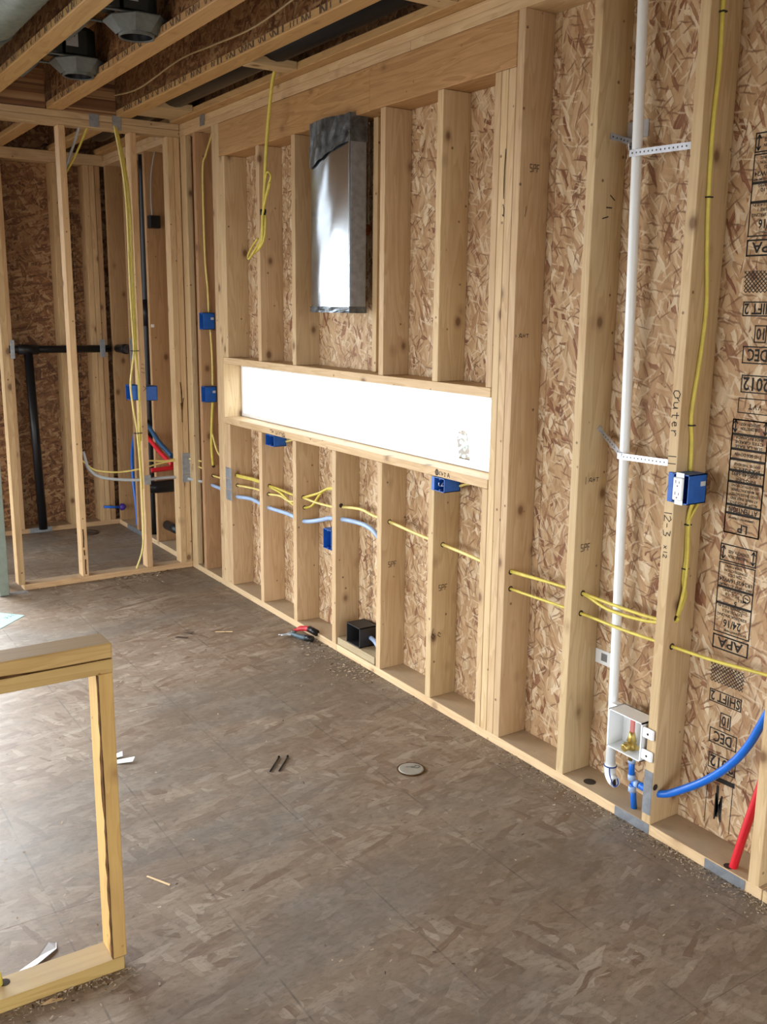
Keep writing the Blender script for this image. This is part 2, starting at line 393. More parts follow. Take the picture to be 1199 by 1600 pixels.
# ------------------------------------------------------------------ floor
SEAM_STOP = plain('seam_stop_dark', (0.10, 0.07, 0.05), 0.9)
floor = empty('floor', label='dusty grey-brown strand board subfloor of the whole room', kind='structure')
bx('seam_light_stop', -7.0, 0.146, -3.6, 7.4, -0.06, -0.0205, SEAM_STOP, floor, 0)  # unseen slab added to block light leaking up through the panel seams
yy = -3.6; row = 0
while yy < 7.4:
    y1 = min(yy+1.22, 7.4)
    xx = -7.0+(row % 2)*1.22
    if row % 2: bx('floor_panel', -7.0, xx-0.0008, yy, y1-0.0008, -0.02, 0.0, OSB_F, floor, 0)
    while xx < 0.146:
        x1 = min(xx+2.44, 0.146)
        bx('floor_panel', xx, x1-0.0008, yy, y1-0.0008, -0.02, 0.0, OSB_F, floor, 0)
        xx += 2.44
    yy += 1.22; row += 1

# ------------------------------------------------------------------ right wall
wall = empty('wall_right', label='exterior wall of open studs over strand board sheathing with a long low window', kind='structure')
S0, S1z = ZP, 2.653
WY0, WY1, WZ0, WZ1 = 2.772, 5.188, 1.036, 1.346     # window rough opening
# sheathing sheets round the opening
SX0, SX1 = D, D+0.012
def sheet(y0, y1, z0, z1): bx('sheathing_panel', SX0, SX1, y0+0.001, y1-0.001, z0, z1, OSB_W, wall, 0.0008)
sheet(-3.6, -1.0, 0, 3.03); sheet(-1.0, 0.22, 0, 3.03); sheet(0.22, 1.44, 0, 3.03); sheet(1.44, 2.62, 0, 3.03)
sheet(2.62, WY0, 0, 3.03)
for a, b in ((WY0, 3.84), (3.84, WY1)):
    sheet(a, b, 0, WZ0-0.002); sheet(a, b, WZ1+0.002, 3.03)
sheet(WY1, 6.28, 0, 3.03); sheet(6.28, 7.40, 0, 3.03)
# bottom plate in three lengths, top plates
for a, b in ((-3.6, 1.47), (1.47, 3.90), (3.90, 7.30)):
    bx('bottom_plate', 0.0, D, a+0.001, b-0.001, 0, ZP, WYD, wall)
bx('top_plate', 0.0, D, -3.6, 3.33, 2.653, 2.690, WY, wall); bx('top_plate', 0.0, D, 3.332, 7.30, 2.653, 2.690, WY, wall)
bx('top_plate', 0.003, D, -3.6, 2.4, 2.691, 2.727, WY, wall); bx('top_plate', 0.003, D, 2.402, 7.30, 2.691, 2.727, WY, wall)
def stud(y0, y1, z0=S0, z1=S1z, x0=0.0, x1=D, mat=None, par=None, name='stud'):
    return bx(name, x0, x1, y0, y1, z0, z1, mat or WZ, par or wall)
W = 0.037
st = {}
st['S4'] = stud(1.483, 1.483+W); st['S3'] = stud(1.890, 1.890+W); st['S2'] = stud(2.296, 2.296+0.036)
for y in (1.076, 0.67, 0.264, -0.142, -0.55, -0.95, -1.36, -1.77, -2.18, -2.59, -3.0): stud(y, y+W)
st['S1'] = stud(2.653, 2.689)
stud(2.6905, 2.729, S0, 2.476, name='trimmer_stud'); stud(2.7305, 2.767, S0, 2.476, name='trimmer_stud')
HB = 2.477
for k, y in (('C7', 3.110), ('C6', 3.503), ('C5', 3.907), ('C4', 4.310), ('C3', 4.706)):
    st[k] = stud(y, y+W, S0, 1.000, name='cripple_stud')
stud(2.769, 2.803, S0, 1.000, name='cripple_stud'); stud(2.769, 2.803, 1.383, HB-0.001, name='cripple_stud')
st['C2'] = stud(5.119, 5.1535, S0, 1.000, name='cripple_stud'); stud(5.1545, 5.189, S0, 1.000, name='cripple_stud')
for y in (3.106, 3.504, 4.299, 4.690): stud(y, y+W, 1.383, HB-0.001, name='cripple_stud')
stud(3.700, 3.737, 1.383, HB-0.001, 0.09, D, name='cripple_stud')
stud(5.119, 5.153, 1.383, HB-0.001, name='cripple_stud'); stud(5.1545, 5.189, 1.383, HB-0.001, name='cripple_stud')
stud(5.190, 5.238, S0, S1z, name='king_stud'); stud(5.239, 5.285, S0, S1z, name='king_stud')
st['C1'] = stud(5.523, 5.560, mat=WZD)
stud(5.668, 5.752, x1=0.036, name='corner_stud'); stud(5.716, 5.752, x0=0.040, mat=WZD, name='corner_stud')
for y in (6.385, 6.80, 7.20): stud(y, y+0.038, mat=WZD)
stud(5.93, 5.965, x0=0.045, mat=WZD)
# window plates
bx('window_sill_plate', 0.0, D, WY0-0.0, WY1+0.0, 1.001, 1.036, WY, wall)
bx('window_head_plate', 0.0, D, WY0, WY1, 1.346, 1.382, WY, wall)
# header: two heavy timbers
bx('header_beam', -0.002, D, 2.690, 3.626, HB, 2.652, WH, wall, 0.003)
bx('header_beam', 0.003, D, 3.630, 5.287, HB, 2.652, WH, wall, 0.003)
# window unit in the opening
win = empty('window_1', (0.12, 3.98, 1.19), label='long low window glowing white with daylight, set between sill and head plates', kind='structure')
f_ = 0.022
bx('window_frame', 0.108, 0.150, WY0, WY1, WZ0+0.001, WZ0+f_, VINYL, win); bx('window_frame', 0.108, 0.150, WY0, WY1, WZ1-f_, WZ1-0.001, VINYL, win)
bx('window_frame', 0.108, 0.150, WY0, WY0+f_, WZ0+f_, WZ1-f_, VINYL, win); bx('window_frame', 0.108, 0.150, WY1-f_, WY1, WZ0+f_, WZ1-f_, VINYL, win)
bx('window_pane', 0.128, 0.132, WY0+f_, WY1-f_, WZ0+f_, WZ1-f_, GLASS, win, 0)
# drilled holes (dark) on the near faces of the studs
def hole(y, x, z, r=0.011): lathe('drill_hole', [(r, -0.0006), (r, 0.0)], (x, y, z), HOLE, wall, 'y', 12)
for y, l in ((2.653, ((.030, .700), (.032, .634))), (2.296, ((.051, .706), (.047, .634))), (1.89, ((.051, .730), (.040, .639), (.012, .166))),
             (3.11, ((.05, .706),)), (3.503, ((.044, .729),)), (3.907, ((.030, .733), (.037, .665))), (4.31, ((.041, .704), (.048, .649), (.044, .578))),
             (4.706, ((.043, .701), (.038, .655), (.037, .579))), (5.119, ((.036, .701), (.039, .639), (.037, .570))), (5.523, ((.059, .634), (.053, .574), (.064, .694)))):
    for x, z in l: hole(y-0.0004, x, z)
# two bored holes and a worn edge knot in the bottom plate
lathe('drill_hole', [(0.022, 0), (0.022, 0.0008)], (0.045, 2.205, ZP), HOLE, wall, 'z', 16)
lathe('drill_hole', [(0.016, 0), (0.016, 0.0008)], (0.020, 1.600, ZP), HOLE, wall, 'z', 14)

# printed stamps on the sheathing: upside-down grade stamps
XI = D-0.0006
def stamp_group(z0):
    """z0 = bottom of the year box; the print runs upward, upside down"""
    bm = bmesh.new(); L = []
    def fr(y0, y1, a, b, t=0.0036, sides='lrtb'): frame_into(bm, XI, y0, y1, z0+a, z0+b, t, sides)
    fr(1.688, 1.790, 0.0, 0.052); L.append(('2012', 1.739, z0+0.026, 0.040, 0.088, True))
    fr(1.692, 1.794, 0.084, 0.134); L.append(('DEC', 1.744, z0+0.109, 0.036, 0.066, True))
    fr(1.720, 1.760, 0.144, 0.194); L.append(('10', 1.740, z0+0.169, 0.034, 0.026, True))
    fr(1.688, 1.806, 0.218, 0.260); L.append(('SHIFT 2', 1.747, z0+0.239, 0.032, 0.108, True))
    # hatched patch
    for sgn in (1, -1):
        k = -0.06
        while k < 0.19:
            a0, b0, a1, b1 = k, 0.0, k+sgn*0.060, 0.060
            pts = []
            for tt in range(0, 11):
                a = a0+(a1-a0)*tt/10; b = b0+(b1-b0)*tt/10
                if 0 <= a <= 0.125: pts.append((a, b))
            if len(pts) > 1: stroke_into(bm, [pts[0], pts[-1]], 0.0026, lambda a, b: (XI, 1.686+a, z0+0.285+b))
            k += 0.0125
    return bm, L
def add_print(bm, L, name='stamp_print', mat=BLACK, x=XI, par=None):
    b2 = yz_text(L, x, wall, name); me = bpy.data.meshes.new('tmp'); b2.to_mesh(me); b2.free(); bm.from_mesh(me); bpy.data.meshes.remove(me)
    me = bpy.data.meshes.new(name); bm.to_mesh(me); bm.free()
    return link(name, me, mat, par or wall)
for z0 in (0.252, 1.437):
    add_print(*stamp_group(z0))
# small arrow box between the two stamps, dark smudge under the year
bm = bmesh.new(); frame_into(bm, XI, 1.688, 1.794, 1.377, 1.422); add_print(bm, [('V V T', 1.735, 1.398, 0.016, 0.045, True)])
bm = bmesh.new(); frame_into(bm, XI, 1.690, 1.786, 0.06, 0.225, 0.0025, 'lr'); stroke_into(bm, [(1.745, 0.20), (1.742, 0.10)], 0.010, lambda a, b: (XI, a, b)); stroke_into(bm, [(1.785, 0.222), (1.69, 0.226)], 0.016, lambda a, b: (XI, a, b)); add_print(bm, [('M', 1.738, 0.13, 0.09, 0.028, True)])
def arrow(bm, y, z, h):
    to = lambda a, b: (XI, y+a, z+b)
    stroke_into(bm, [(0, -h/2), (0, h/2)], 0.004, to); stroke_into(bm, [(-.006, h/2-.009), (0, h/2), (.006, h/2-.009)], 0.004, to); stroke_into(bm, [(-.006, -h/2+.009), (0, -h/2), (.006, -h/2+.009)], 0.004, to)
def apa(z0):
    bm = bmesh.new(); L = []
    f = lambda a, b, t=0.0038, s='lrtb': frame_into(bm, XI, 1.683, 1.812, z0+a, z0+b, t, s)
    f(0.0, 0.047, 0.005); L.append(('APA', 1.748, z0+0.024, 0.030, 0.092, True))
    f(0.054, 0.148); L += [('24/16', 1.748, z0+0.088, 0.026, 0.062, True), ('RATED SHEATHING', 1.735, z0+0.066, 0.007, 0.08, True), ('SIZED FOR SPACING', 1.75, z0+0.113, 0.009, 0.105, True), ('EXPOSURE 1', 1.75, z0+0.127, 0.009, 0.07, True), ('THICKNESS 0.418 IN', 1.75, z0+0.140, 0.008, 0.105, True)]
    f(0.148, 0.200); L += [('5', 1.742, z0+0.157, 0.014, 0.010, True), ('MILL', 1.722, z0+0.170, 0.009, 0.03, True), ('PS 2-10', 1.756, z0+0.180, 0.010, 0.05, True), ('SHEATHING', 1.756, z0+0.192, 0.007, 0.07, True)]
    for k in range(16):
        a, b = 2*math.pi*k/16, 2*math.pi*(k+1)/16
        stroke_into(bm, [(1.705+.012*math.cos(a), z0+.182+.012*math.sin(a)), (1.705+.012*math.cos(b), z0+.182+.012*math.sin(b))], 0.003, lambda a, b: (XI, a, b))
    stroke_into(bm, [(1.699, z0+.180), (1.711, z0+.184)], 0.004, lambda a, b: (XI, a, b))
    f(0.200, 0.278); L += [('PRP-108 HUD-UM-40', 1.748, z0+0.209, 0.007, 0.115, True), ('1R24/2F16/W24', 1.748, z0+0.224, 0.013, 0.115, True), ('CSA O325', 1.752, z0+0.241, 0.010, 0.05, True), ('CONSTRUCTION', 1.75, z0+0.254, 0.008, 0.08, True), ('SHEATHING', 1.76, z0+0.267, 0.008, 0.06, True)]
    f(0.281, 0.335, 0.004); L += [('STRENGTH AXIS', 1.747, z0+0.313, 0.010, 0.072, True), ('THIS DIRECTION', 1.747, z0+0.299, 0.010, 0.072, True)]
    arrow(bm, 1.800, z0+0.308, 0.040); arrow(bm, 1.695, z0+0.308, 0.040)
    return bm, L
add_print(*apa(0.645)); add_print(*apa(1.822))
def lp(z0):
    bm = bmesh.new(); L = []
    f = lambda a, b, t=0.0038, s='lrtb': frame_into(bm, XI, 1.683, 1.807, z0+a, z0+b, t, s)
    f(0.0, 0.345, 0.004)
    f(0.0, 0.062); L += [('LP', 1.742, z0+0.020, 0.026, 0.034, True), ('LAMINATED STRAND', 1.748, z0+0.048, 0.007, 0.09, True)]
    f(0.062, 0.088); L += [('ATTENTION', 1.745, z0+0.074, 0.016, 0.10, True)]
    f(0.088, 0.158); L += [(t_, 1.745, z0+0.096+0.013*i, 0.008, 0.095, True) for i, t_ in enumerate(('ALLOW 1/8 INCH SPACE', 'AT PANEL ENDS AND', 'EDGES UNLESS NOTED', 'BY MANUFACTURER', 'SEE INSTRUCTIONS'))]
    f(0.158, 0.192); L += [('1-800-648-6893', 1.745, z0+0.183, 0.012, 0.10, True), ('INFO LINE', 1.745, z0+0.166, 0.009, 0.07, True)]
    f(0.192, 0.226); L += [(t_, 1.745, z0+0.199+0.012*i, 0.008, 0.09, True) for i, t_ in enumerate(('PANELS', 'EXPOSE THIS EDGE'))]
    f(0.226, 0.256); L += [('THIS SIDE DOWN', 1.745, z0+0.241, 0.010, 0.09, True)]
    f(0.256, 0.300); L += [(t_, 1.745, z0+0.265+0.013*i, 0.009, 0.095, True) for i, t_ in enumerate(('SUR LA BASE', 'CTES GRADE', 'MADE IN CANADA'))]
    f(0.300, 0.345); L += [('STRENGTH AXIS', 1.745, z0+0.331, 0.009, 0.066, True), ('THIS DIRECTION', 1.745, z0+0.318, 0.009, 0.066, True)]
    arrow(bm, 1.796, z0+0.324, 0.034); arrow(bm, 1.694, z0+0.324, 0.034)
    return bm, L
add_print(*lp(1.014))
# narrow lines of print in the bays below and above the window
def narrow(y, z0, z1, seed):
    rr = random.Random(seed); bm = bmesh.new(); z = z0
    while z < z1:
        h = rr.uniform(0.008, 0.03); wdt = rr.uniform(0.006, 0.014)
        stroke_into(bm, [(y+rr.uniform(-.004, .004), z), (y+rr.uniform(-.004, .004), z+h)], wdt*0.35, lambda a, b: (XI, a, b)); z += h+rr.uniform(0.004, 0.016)
    me = bpy.data.meshes.new('stamp_print'); bm.to_mesh(me); bm.free(); link('stamp_print', me, BLACK, wall)
narrow(3.80, 0.17, 0.60, 1); narrow(3.785, 0.18, 0.60, 2); narrow(3.762, 1.56, 1.98, 3)

# pencil and marker writing
def marks(name, strokes, wdt, to3, par, mat=BLACK):
    bm = bmesh.new()
    for s in strokes: stroke_into(bm, s, wdt, to3)
    me = bpy.data.meshes.new(name); bm.to_mesh(me); bm.free(); return link(name, me, mat, par)
XF = -0.0006
# vertical note on the face of the third stud: letters turned so they read downwards
def vert_note(z_top, chars, yc=1.909):
    G = {'O': [[(0, .3), (.2, 0), (.7, 0), (1, .35), (.8, .8), (.3, .8), (0, .3)], [(.55, .75), (.9, 1.15)]],
         'u': [[(.8, 0), (.2, .05), (.05, .4), (.25, .7), (.8, .75)], [(.8, .75), (0, .85)]],
         't': [[(1, .3), (.1, .35), (0, .6)], [(.7, 0), (.7, .7)]],
         'e': [[(.45, .05), (.5, .6), (.8, .5), (.75, .1), (.35, 0), (0, .3), (.1, .7)]],
         'r': [[(.8, 0), (0, .05)], [(.5, .1), (.8, .4), (.7, .7)]],
         '1': [[(1, .25), (0, .3)]], '2': [[(.8, 0), (1, .35), (.75, .65), (0, 0), (0, .7)]], '-': [[(.45, 0), (.45, .6)]],
         '3': [[(1, .05), (.9, .6), (.6, .3), (.5, .3), (.4, .7), (.1, .6), (0, .1)]], 'x': [[(.7, 0), (0, .6)], [(.0, 0), (.7, .6)]], '/': [[(1, .7), (0, .0)]]}
    out = []; z = z_top
    for ch, sz, adv in chars:
        if ch in G:
            for s in G[ch]: out.append([(yc-sz*0.5+a*sz, z-b*sz) for a, b in s])
        z -= adv
    return [[(2*yc-a, b) for a, b in s] for s in out]
cs = [('O', .026, .034), ('u', .022, .030), ('t', .026, .028), ('e', .020, .026), ('r', .022, .040), (' ', 0, .03), ('1', .028, .022), ('1', .028, .022)]
marks('pencil_note', [[(a, b) for a, b in s] for s in vert_note(1.437, cs)], 0.0028, lambda a, b: (XF, a, b), st['S3'])
st['S3'].children[0].location = -st['S3'].location
cs2 = [('1', .028, .016), ('2', .026, .024), ('-', .020, .020), ('3', .028, .050), ('x', .014, .016), ('1', .014, .012), ('2', .014, .01)]
o = marks('pencil_note', vert_note(1.075, cs2), 0.0026, lambda a, b: (XF, a, b), st['S3']); o.location = -st['S3'].location
o = marks('pencil_mark', [[(1.926, 1.187), (1.906, 1.175)], [(1.926, 1.130), (1.905, 1.180)]], 0.002, lambda a, b: (XF, a, b), st['S3'], INK); o.location = -st['S3'].location
def side_marks(k, strokes, y, wdt=0.0025, mat=BLACK):
    o = marks('pencil_mark', strokes, wdt, lambda a, b: (a, y-0.0006, b), st[k], mat); o.location = -st[k].location
def ht(x, z, s=0.012):
    return [[(x, z-s), (x, z+s)], [(x+.014, z-.006), (x+.020, z+.008)], [(x+.018, z), (x+.028, z-.006), (x+.024, z+.008), (x+.016, z+.004)], [(x+.034, z-.005), (x+.034, z+.007)], [(x+.034, z), (x+.042, z)], [(x+.042, z-.005), (x+.042, z+.007)], [(x+.048, z+.006), (x+.060, z+.006)], [(x+.054, z+.006), (x+.054, z-.006)]]
side_marks('S2', ht(0.036, 1.104), 2.296); side_marks('S1', ht(0.010, 1.575, 0.004), 2.653)
side_marks('S2', [[(.075, 2.028), (.095, 2.014)], [(.060, 1.990), (.084, 1.990)], [(.045, 1.955), (.070, 1.962)]], 2.296, 0.004)
side_marks('S1', [[(.030, 1.985), (.036, 2.02)]], 2.653, 0.003, INK)
def grade(k, y, x, z, mat=INK):
    G = ([(.010, .012), (0, .012), (0, 0), (.010, 0), (.010, -.012), (0, -.012)], [(0, -.012), (0, .012), (.010, .012), (.010, 0), (0, 0)], [(0, -.012), (0, .012), (.010, .012), (0, .012), (0, 0), (.008, 0)])
    side_marks(k, [[(x+i*0.016+p, z+q) for p, q in g] for i, g in enumerate(G)], y, 0.0032, mat)
grade('S1', 2.653, 0.045, 2.148); grade('C6', 3.503, 0.04, 0.53); grade('C7', 3.11, 0.035, 0.52); grade('S2', 2.296, 0.03, 0.87)
side_marks('C7', [[(.012, .345), (.002, .31), (.012, .30), (.018, .31), (.006, .325)], [(.050, .315), (.040, .325), (.035, .312), (.048, .302)]], 3.11, 0.003)
o = marks('wood_check', [[(2.732, 2.215), (2.735, 2.15), (2.7345, 2.07)], [(2.7325, 2.20), (2.7355, 2.12), (2.735, 2.05)], [(2.737, 2.03), (2.731, 2.015), (2.732, 1.99), (2.738, 1.995)]], 0.004, lambda a, b: (XF, a, b), wall)
# writing on the window sill plate
xs = lambda a, b: (XF, a, b)
sill_note = [[(3.094+.011*math.cos(t*.785), 1.018+.011*math.sin(t*.785)) for t in range(9)], [(3.094, 1.006), (3.094, 1.031)], [(3.099, 1.006), (3.099, 1.031)], [(3.089, 1.008), (3.089, 1.029)],
             [(3.068, 1.024), (3.076, 1.022), (3.078, 1.013), (3.070, 1.010)], [(3.062, 1.024), (3.060, 1.010), (3.052, 1.016), (3.060, 1.020)], [(3.046, 1.024), (3.034, 1.022)], [(3.040, 1.023), (3.038, 1.009), (3.045, 1.010)], [(3.024, 1.008), (3.016, 1.026), (3.008, 1.008)], [(3.020, 1.014), (3.012, 1.014)]]
marks('marker_note', sill_note, 0.0028, xs, wall)
sill2 = [[(4.60, 1.026), (4.58, 1.028), (4.57, 1.020)], [(4.585, 1.016), (4.56, 1.018), (4.565, 1.026)], [(4.53, 1.026), (4.535, 1.012), (4.52, 1.010), (4.518, 1.022)], [(4.505, 1.028), (4.505, 1.010)], [(4.49, 1.010), (4.485, 1.026), (4.478, 1.022)], [(4.468, 1.024), (4.455, 1.020), (4.465, 1.010)], [(4.44, 1.028), (4.43, 1.010), (4.452, 1.012), (4.44, 1.028)], [(4.46, 1.006), (4.425, 1.006)]]
marks('marker_note', sill2, 0.0036, xs, wall)

# ------------------------------------------------------------------ partition wall at the far end
part = empty('wall_partition', label='open two by four stud partition across the far end of the room', kind='structure')
PY0, PY1 = 5.754, 5.840
bx('bottom_plate', -1.062, -0.001, PY0, PY1, 0, ZP, WXD, part)
bx('top_plate', -5.65, -0.001, PY0, PY1, 2.653, 2.690, WX, part); bx('top_plate', -5.65, -0.001, PY0+0.002, PY1, 2.691, 2.727, WX, part)
for x0 in (-1.093, -0.714, -0.305, -0.078): bx('stud', x0, x0+W, PY0+0.001, PY1-0.001, ZP, 2.652, WZP, part)
bx('stud', -0.040, -0.002, PY0+0.003, PY1, ZP, 2.652, WZP, part)
# wide doorway to the outside, left of the frame: header above, wall beyond it
bx('door_header', -4.20, -1.160, PY0, PY1, 2.13, 2.652, WH, part)
for x0 in (-4.24, -4.65, -5.06, -5.47): bx('stud', x0, x0+0.038, PY0, PY1, 0, 2.652, WZP, part)
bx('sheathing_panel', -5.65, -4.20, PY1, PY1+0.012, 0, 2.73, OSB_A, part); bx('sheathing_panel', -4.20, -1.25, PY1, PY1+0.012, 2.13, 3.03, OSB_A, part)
marks('wood_gash', [[(-.046, 1.20), (-.040, 1.14), (-.042, 1.09), (-.038, 1.05)], [(-.042, 1.17), (-.041, 1.11)], [(-.030, 1.10), (-.040, 1.02), (-.041, 0.95)], [(-.047, 1.07), (-.040, 1.02)]], 0.006, lambda a, b: (a, PY0+0.0003, b), part, BARK)
marks('wood_gash', [[(-.700, 0.33), (-.698, 0.28), (-.701, 0.22)], [(-.694, 0.14), (-.696, 0.09), (-.694, 0.05)], [(-.699, 0.20), (-.697, 0.17)]], 0.008, lambda a, b: (a, PY0+0.0003, b), part, BARK)
marks('pencil_mark', [[(-.292, 1.27), (-.275, 1.265)], [(-.294, 1.295), (-.277, 1.29)], [(-.290, 1.32), (-.276, 1.313)], [(-.285, 1.185), (-.268, 1.17), (-.285, 1.155)]], 0.003, lambda a, b: (a, PY0+0.0003, b), part)
# ------------------------------------------------------------------ alcove behind it
alc = empty('wall_alcove', label='dark strand board back wall of the alcove behind the stud partition', kind='structure')
AY = 7.25; ZA = 3.03
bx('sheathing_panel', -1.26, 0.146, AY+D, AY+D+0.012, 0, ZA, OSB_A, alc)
bx('bottom_plate', -1.25, -0.001, AY, AY+D, 0, ZP, WXD, alc); bx('top_plate', -1.25, -0.001, AY, AY+D, 2.653, 2.727, WX, alc)
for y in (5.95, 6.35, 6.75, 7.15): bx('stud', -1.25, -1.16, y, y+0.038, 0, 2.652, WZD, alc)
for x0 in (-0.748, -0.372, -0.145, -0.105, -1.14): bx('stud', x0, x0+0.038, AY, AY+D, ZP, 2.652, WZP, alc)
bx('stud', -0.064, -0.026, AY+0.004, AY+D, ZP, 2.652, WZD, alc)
bm = bmesh.new(); rr = random.Random(5); z = 0.15
while z < 2.3:
    h = rr.uniform(0.02, 0.05)
    for k in range(3):
        xa = -0.27+k*0.028
        s = [[(xa, z), (xa, z+h)], [(xa, z+h), (xa+.02, z+h)], [(xa+.02, z), (xa+.02, z+h*rr.random())]]
        for q in s: stroke_into(bm, q, 0.005, lambda a, b: (a, AY+D-0.0006, b))
    z += h+rr.uniform(0.01, 0.05)
me = bpy.data.meshes.new('stamp_print'); bm.to_mesh(me); bm.free(); link('stamp_print', me, BLACK, alc)
wl = empty('wall_left', label='left wall with wide unglazed openings, out of view', kind='structure')
bx('wall_panel', -5.75, -5.65, -3.6, 1.0, 0, 3.03, OSB_W, wl); bx('wall_panel', -5.75, -5.65, 5.0, 5.85, 0, 3.03, OSB_W, wl); bx('wall_panel', -5.75, -5.65, 1.0, 5.0, 0, 0.25, OSB_W, wl); bx('wall_panel', -5.75, -5.65, 1.0, 5.0, 2.25, 3.03, OSB_W, wl)
wb = empty('wall_behind', label='wall behind the camera with one wide opening, out of view', kind='structure')
bx('wall_panel', -5.65, -4.6, -3.62, -3.5, 0, 3.03, OSB_W, wb); bx('wall_panel', -0.2, 0.13, -3.62, -3.5, 0, 3.03, OSB_W, wb); bx('wall_panel', -4.6, -0.2, -3.62, -3.5, 0, 0.25, OSB_W, wb); bx('wall_panel', -4.6, -0.2, -3.62, -3.5, 2.45, 3.03, OSB_W, wb)

# ------------------------------------------------------------------ ceiling: wood I-joists under a strand board deck
ceil = empty('ceiling', label='open ceiling of wooden I-joists under a dark strand board deck', kind='structure')
ZJ = 2.728; HJ = 0.30
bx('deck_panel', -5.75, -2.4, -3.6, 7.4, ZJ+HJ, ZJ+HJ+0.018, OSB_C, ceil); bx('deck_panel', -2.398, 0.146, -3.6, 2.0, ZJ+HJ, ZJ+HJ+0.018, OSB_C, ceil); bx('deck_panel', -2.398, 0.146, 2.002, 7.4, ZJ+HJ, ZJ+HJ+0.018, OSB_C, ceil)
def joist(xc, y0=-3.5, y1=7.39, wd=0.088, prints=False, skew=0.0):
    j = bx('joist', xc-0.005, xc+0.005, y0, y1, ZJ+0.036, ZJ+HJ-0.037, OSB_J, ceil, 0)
    bx('bottom_flange', xc-wd/2, xc+wd/2, y0, y1, ZJ, ZJ+0.0355, WJ, j, 0.003); bx('top_flange', xc-wd/2, xc+wd/2, y0, y1, ZJ+HJ-0.0365, ZJ+HJ-0.001, WJ, j, 0.003)
    if prints:
        bm = bmesh.new(); rr = random.Random(int(xc*1000)); y = 2.6
        while y < 5.6:
            wq = rr.uniform(0.012, 0.03)
            stroke_into(bm, [(y, ZJ+0.012), (y, ZJ+0.028)], wq*0.6, lambda a, b: (xc-wd/2-0.0006, a, b))
            if rr.random() < 0.6: stroke_into(bm, [(y+wq*.5, ZJ+0.010), (y+wq*1.2, ZJ+0.027)], wq*0.3, lambda a, b: (xc-wd/2-0.0006, a, b))
            y += wq+rr.choice((0.012, 0.016, 0.05))
        me = bpy.data.meshes.new('flange_print'); bm.to_mesh(me); bm.free(); o = link('flange_print', me, INK, j, (0, 0, 0))
for xc, pr in ((-1.112, True), (-0.727, True), (-0.335, True), (-1.50, False), (-1.89, False), (-2.28, False), (-2.67, False), (-3.06, False), (-3.45, False), (-3.84, False), (-4.23, False), (-4.62, False)):
    joist(xc, prints=pr)
rim = bx('rim_joist', 0.010, 0.022, -3.5, 7.39, ZJ+0.036, ZJ+HJ-0.037, OSB_J, ceil, 0)
bx('bottom_flange', -0.055, 0.085, -3.5, 7.39, ZJ, ZJ+0.0355, WJ, rim, 0.003)
bx('blocking', -0.288, -0.057, 4.160, 4.248, ZJ, ZJ+0.036, WX, ceil); bx('blocking', -0.288, -0.057, 2.955, 3.043, ZJ, ZJ+0.036, WX, ceil)
bx('blocking', -0.288, -0.057, 5.40, 5.70, ZJ+0.01, ZJ+0.045, WX, ceil)
bx('blocking', -0.68, -0.38, PY0, PY0+0.03, ZJ, ZJ+HJ-0.04, OSB_J, ceil); bx('blocking', -1.065, -0.775, PY0, PY0+0.03, ZJ, ZJ+HJ-0.04, OSB_J, ceil)

# black drain pipe above the gap beside the wall plates
dp = tube('drain_pipe', [(-0.160, 2.5, 2.852), (-0.160, 6.8, 2.852)], 0.104, ABS, None, 20)
tag(dp, 'thick black plastic pipe lying between the last joist and the wall plates', 'pipe')
# grey-green duct in the top left corner
fd = empty('flexible_duct', (-1.31, 4.2, 2.86), 'round grey-green ribbed duct in the joist bay at the top left corner', 'duct')
bm = bmesh.new(); prof = []
n = 90
for i in range(n+1): prof.append((0.128 if i % 2 else 0.121, -1.6+3.2*i/n))
rg = lathe_into(bm, prof, 'y', 24); bm_obj('duct_skin', bm, ALUT, fd, (-1.31, 4.2, 2.86), True)
lathe('duct_collar', [(0.131, -0.03), (0.131, 0.03)], (-1.31, 4.55, 2.86), GREYM, fd, 'y', 24)

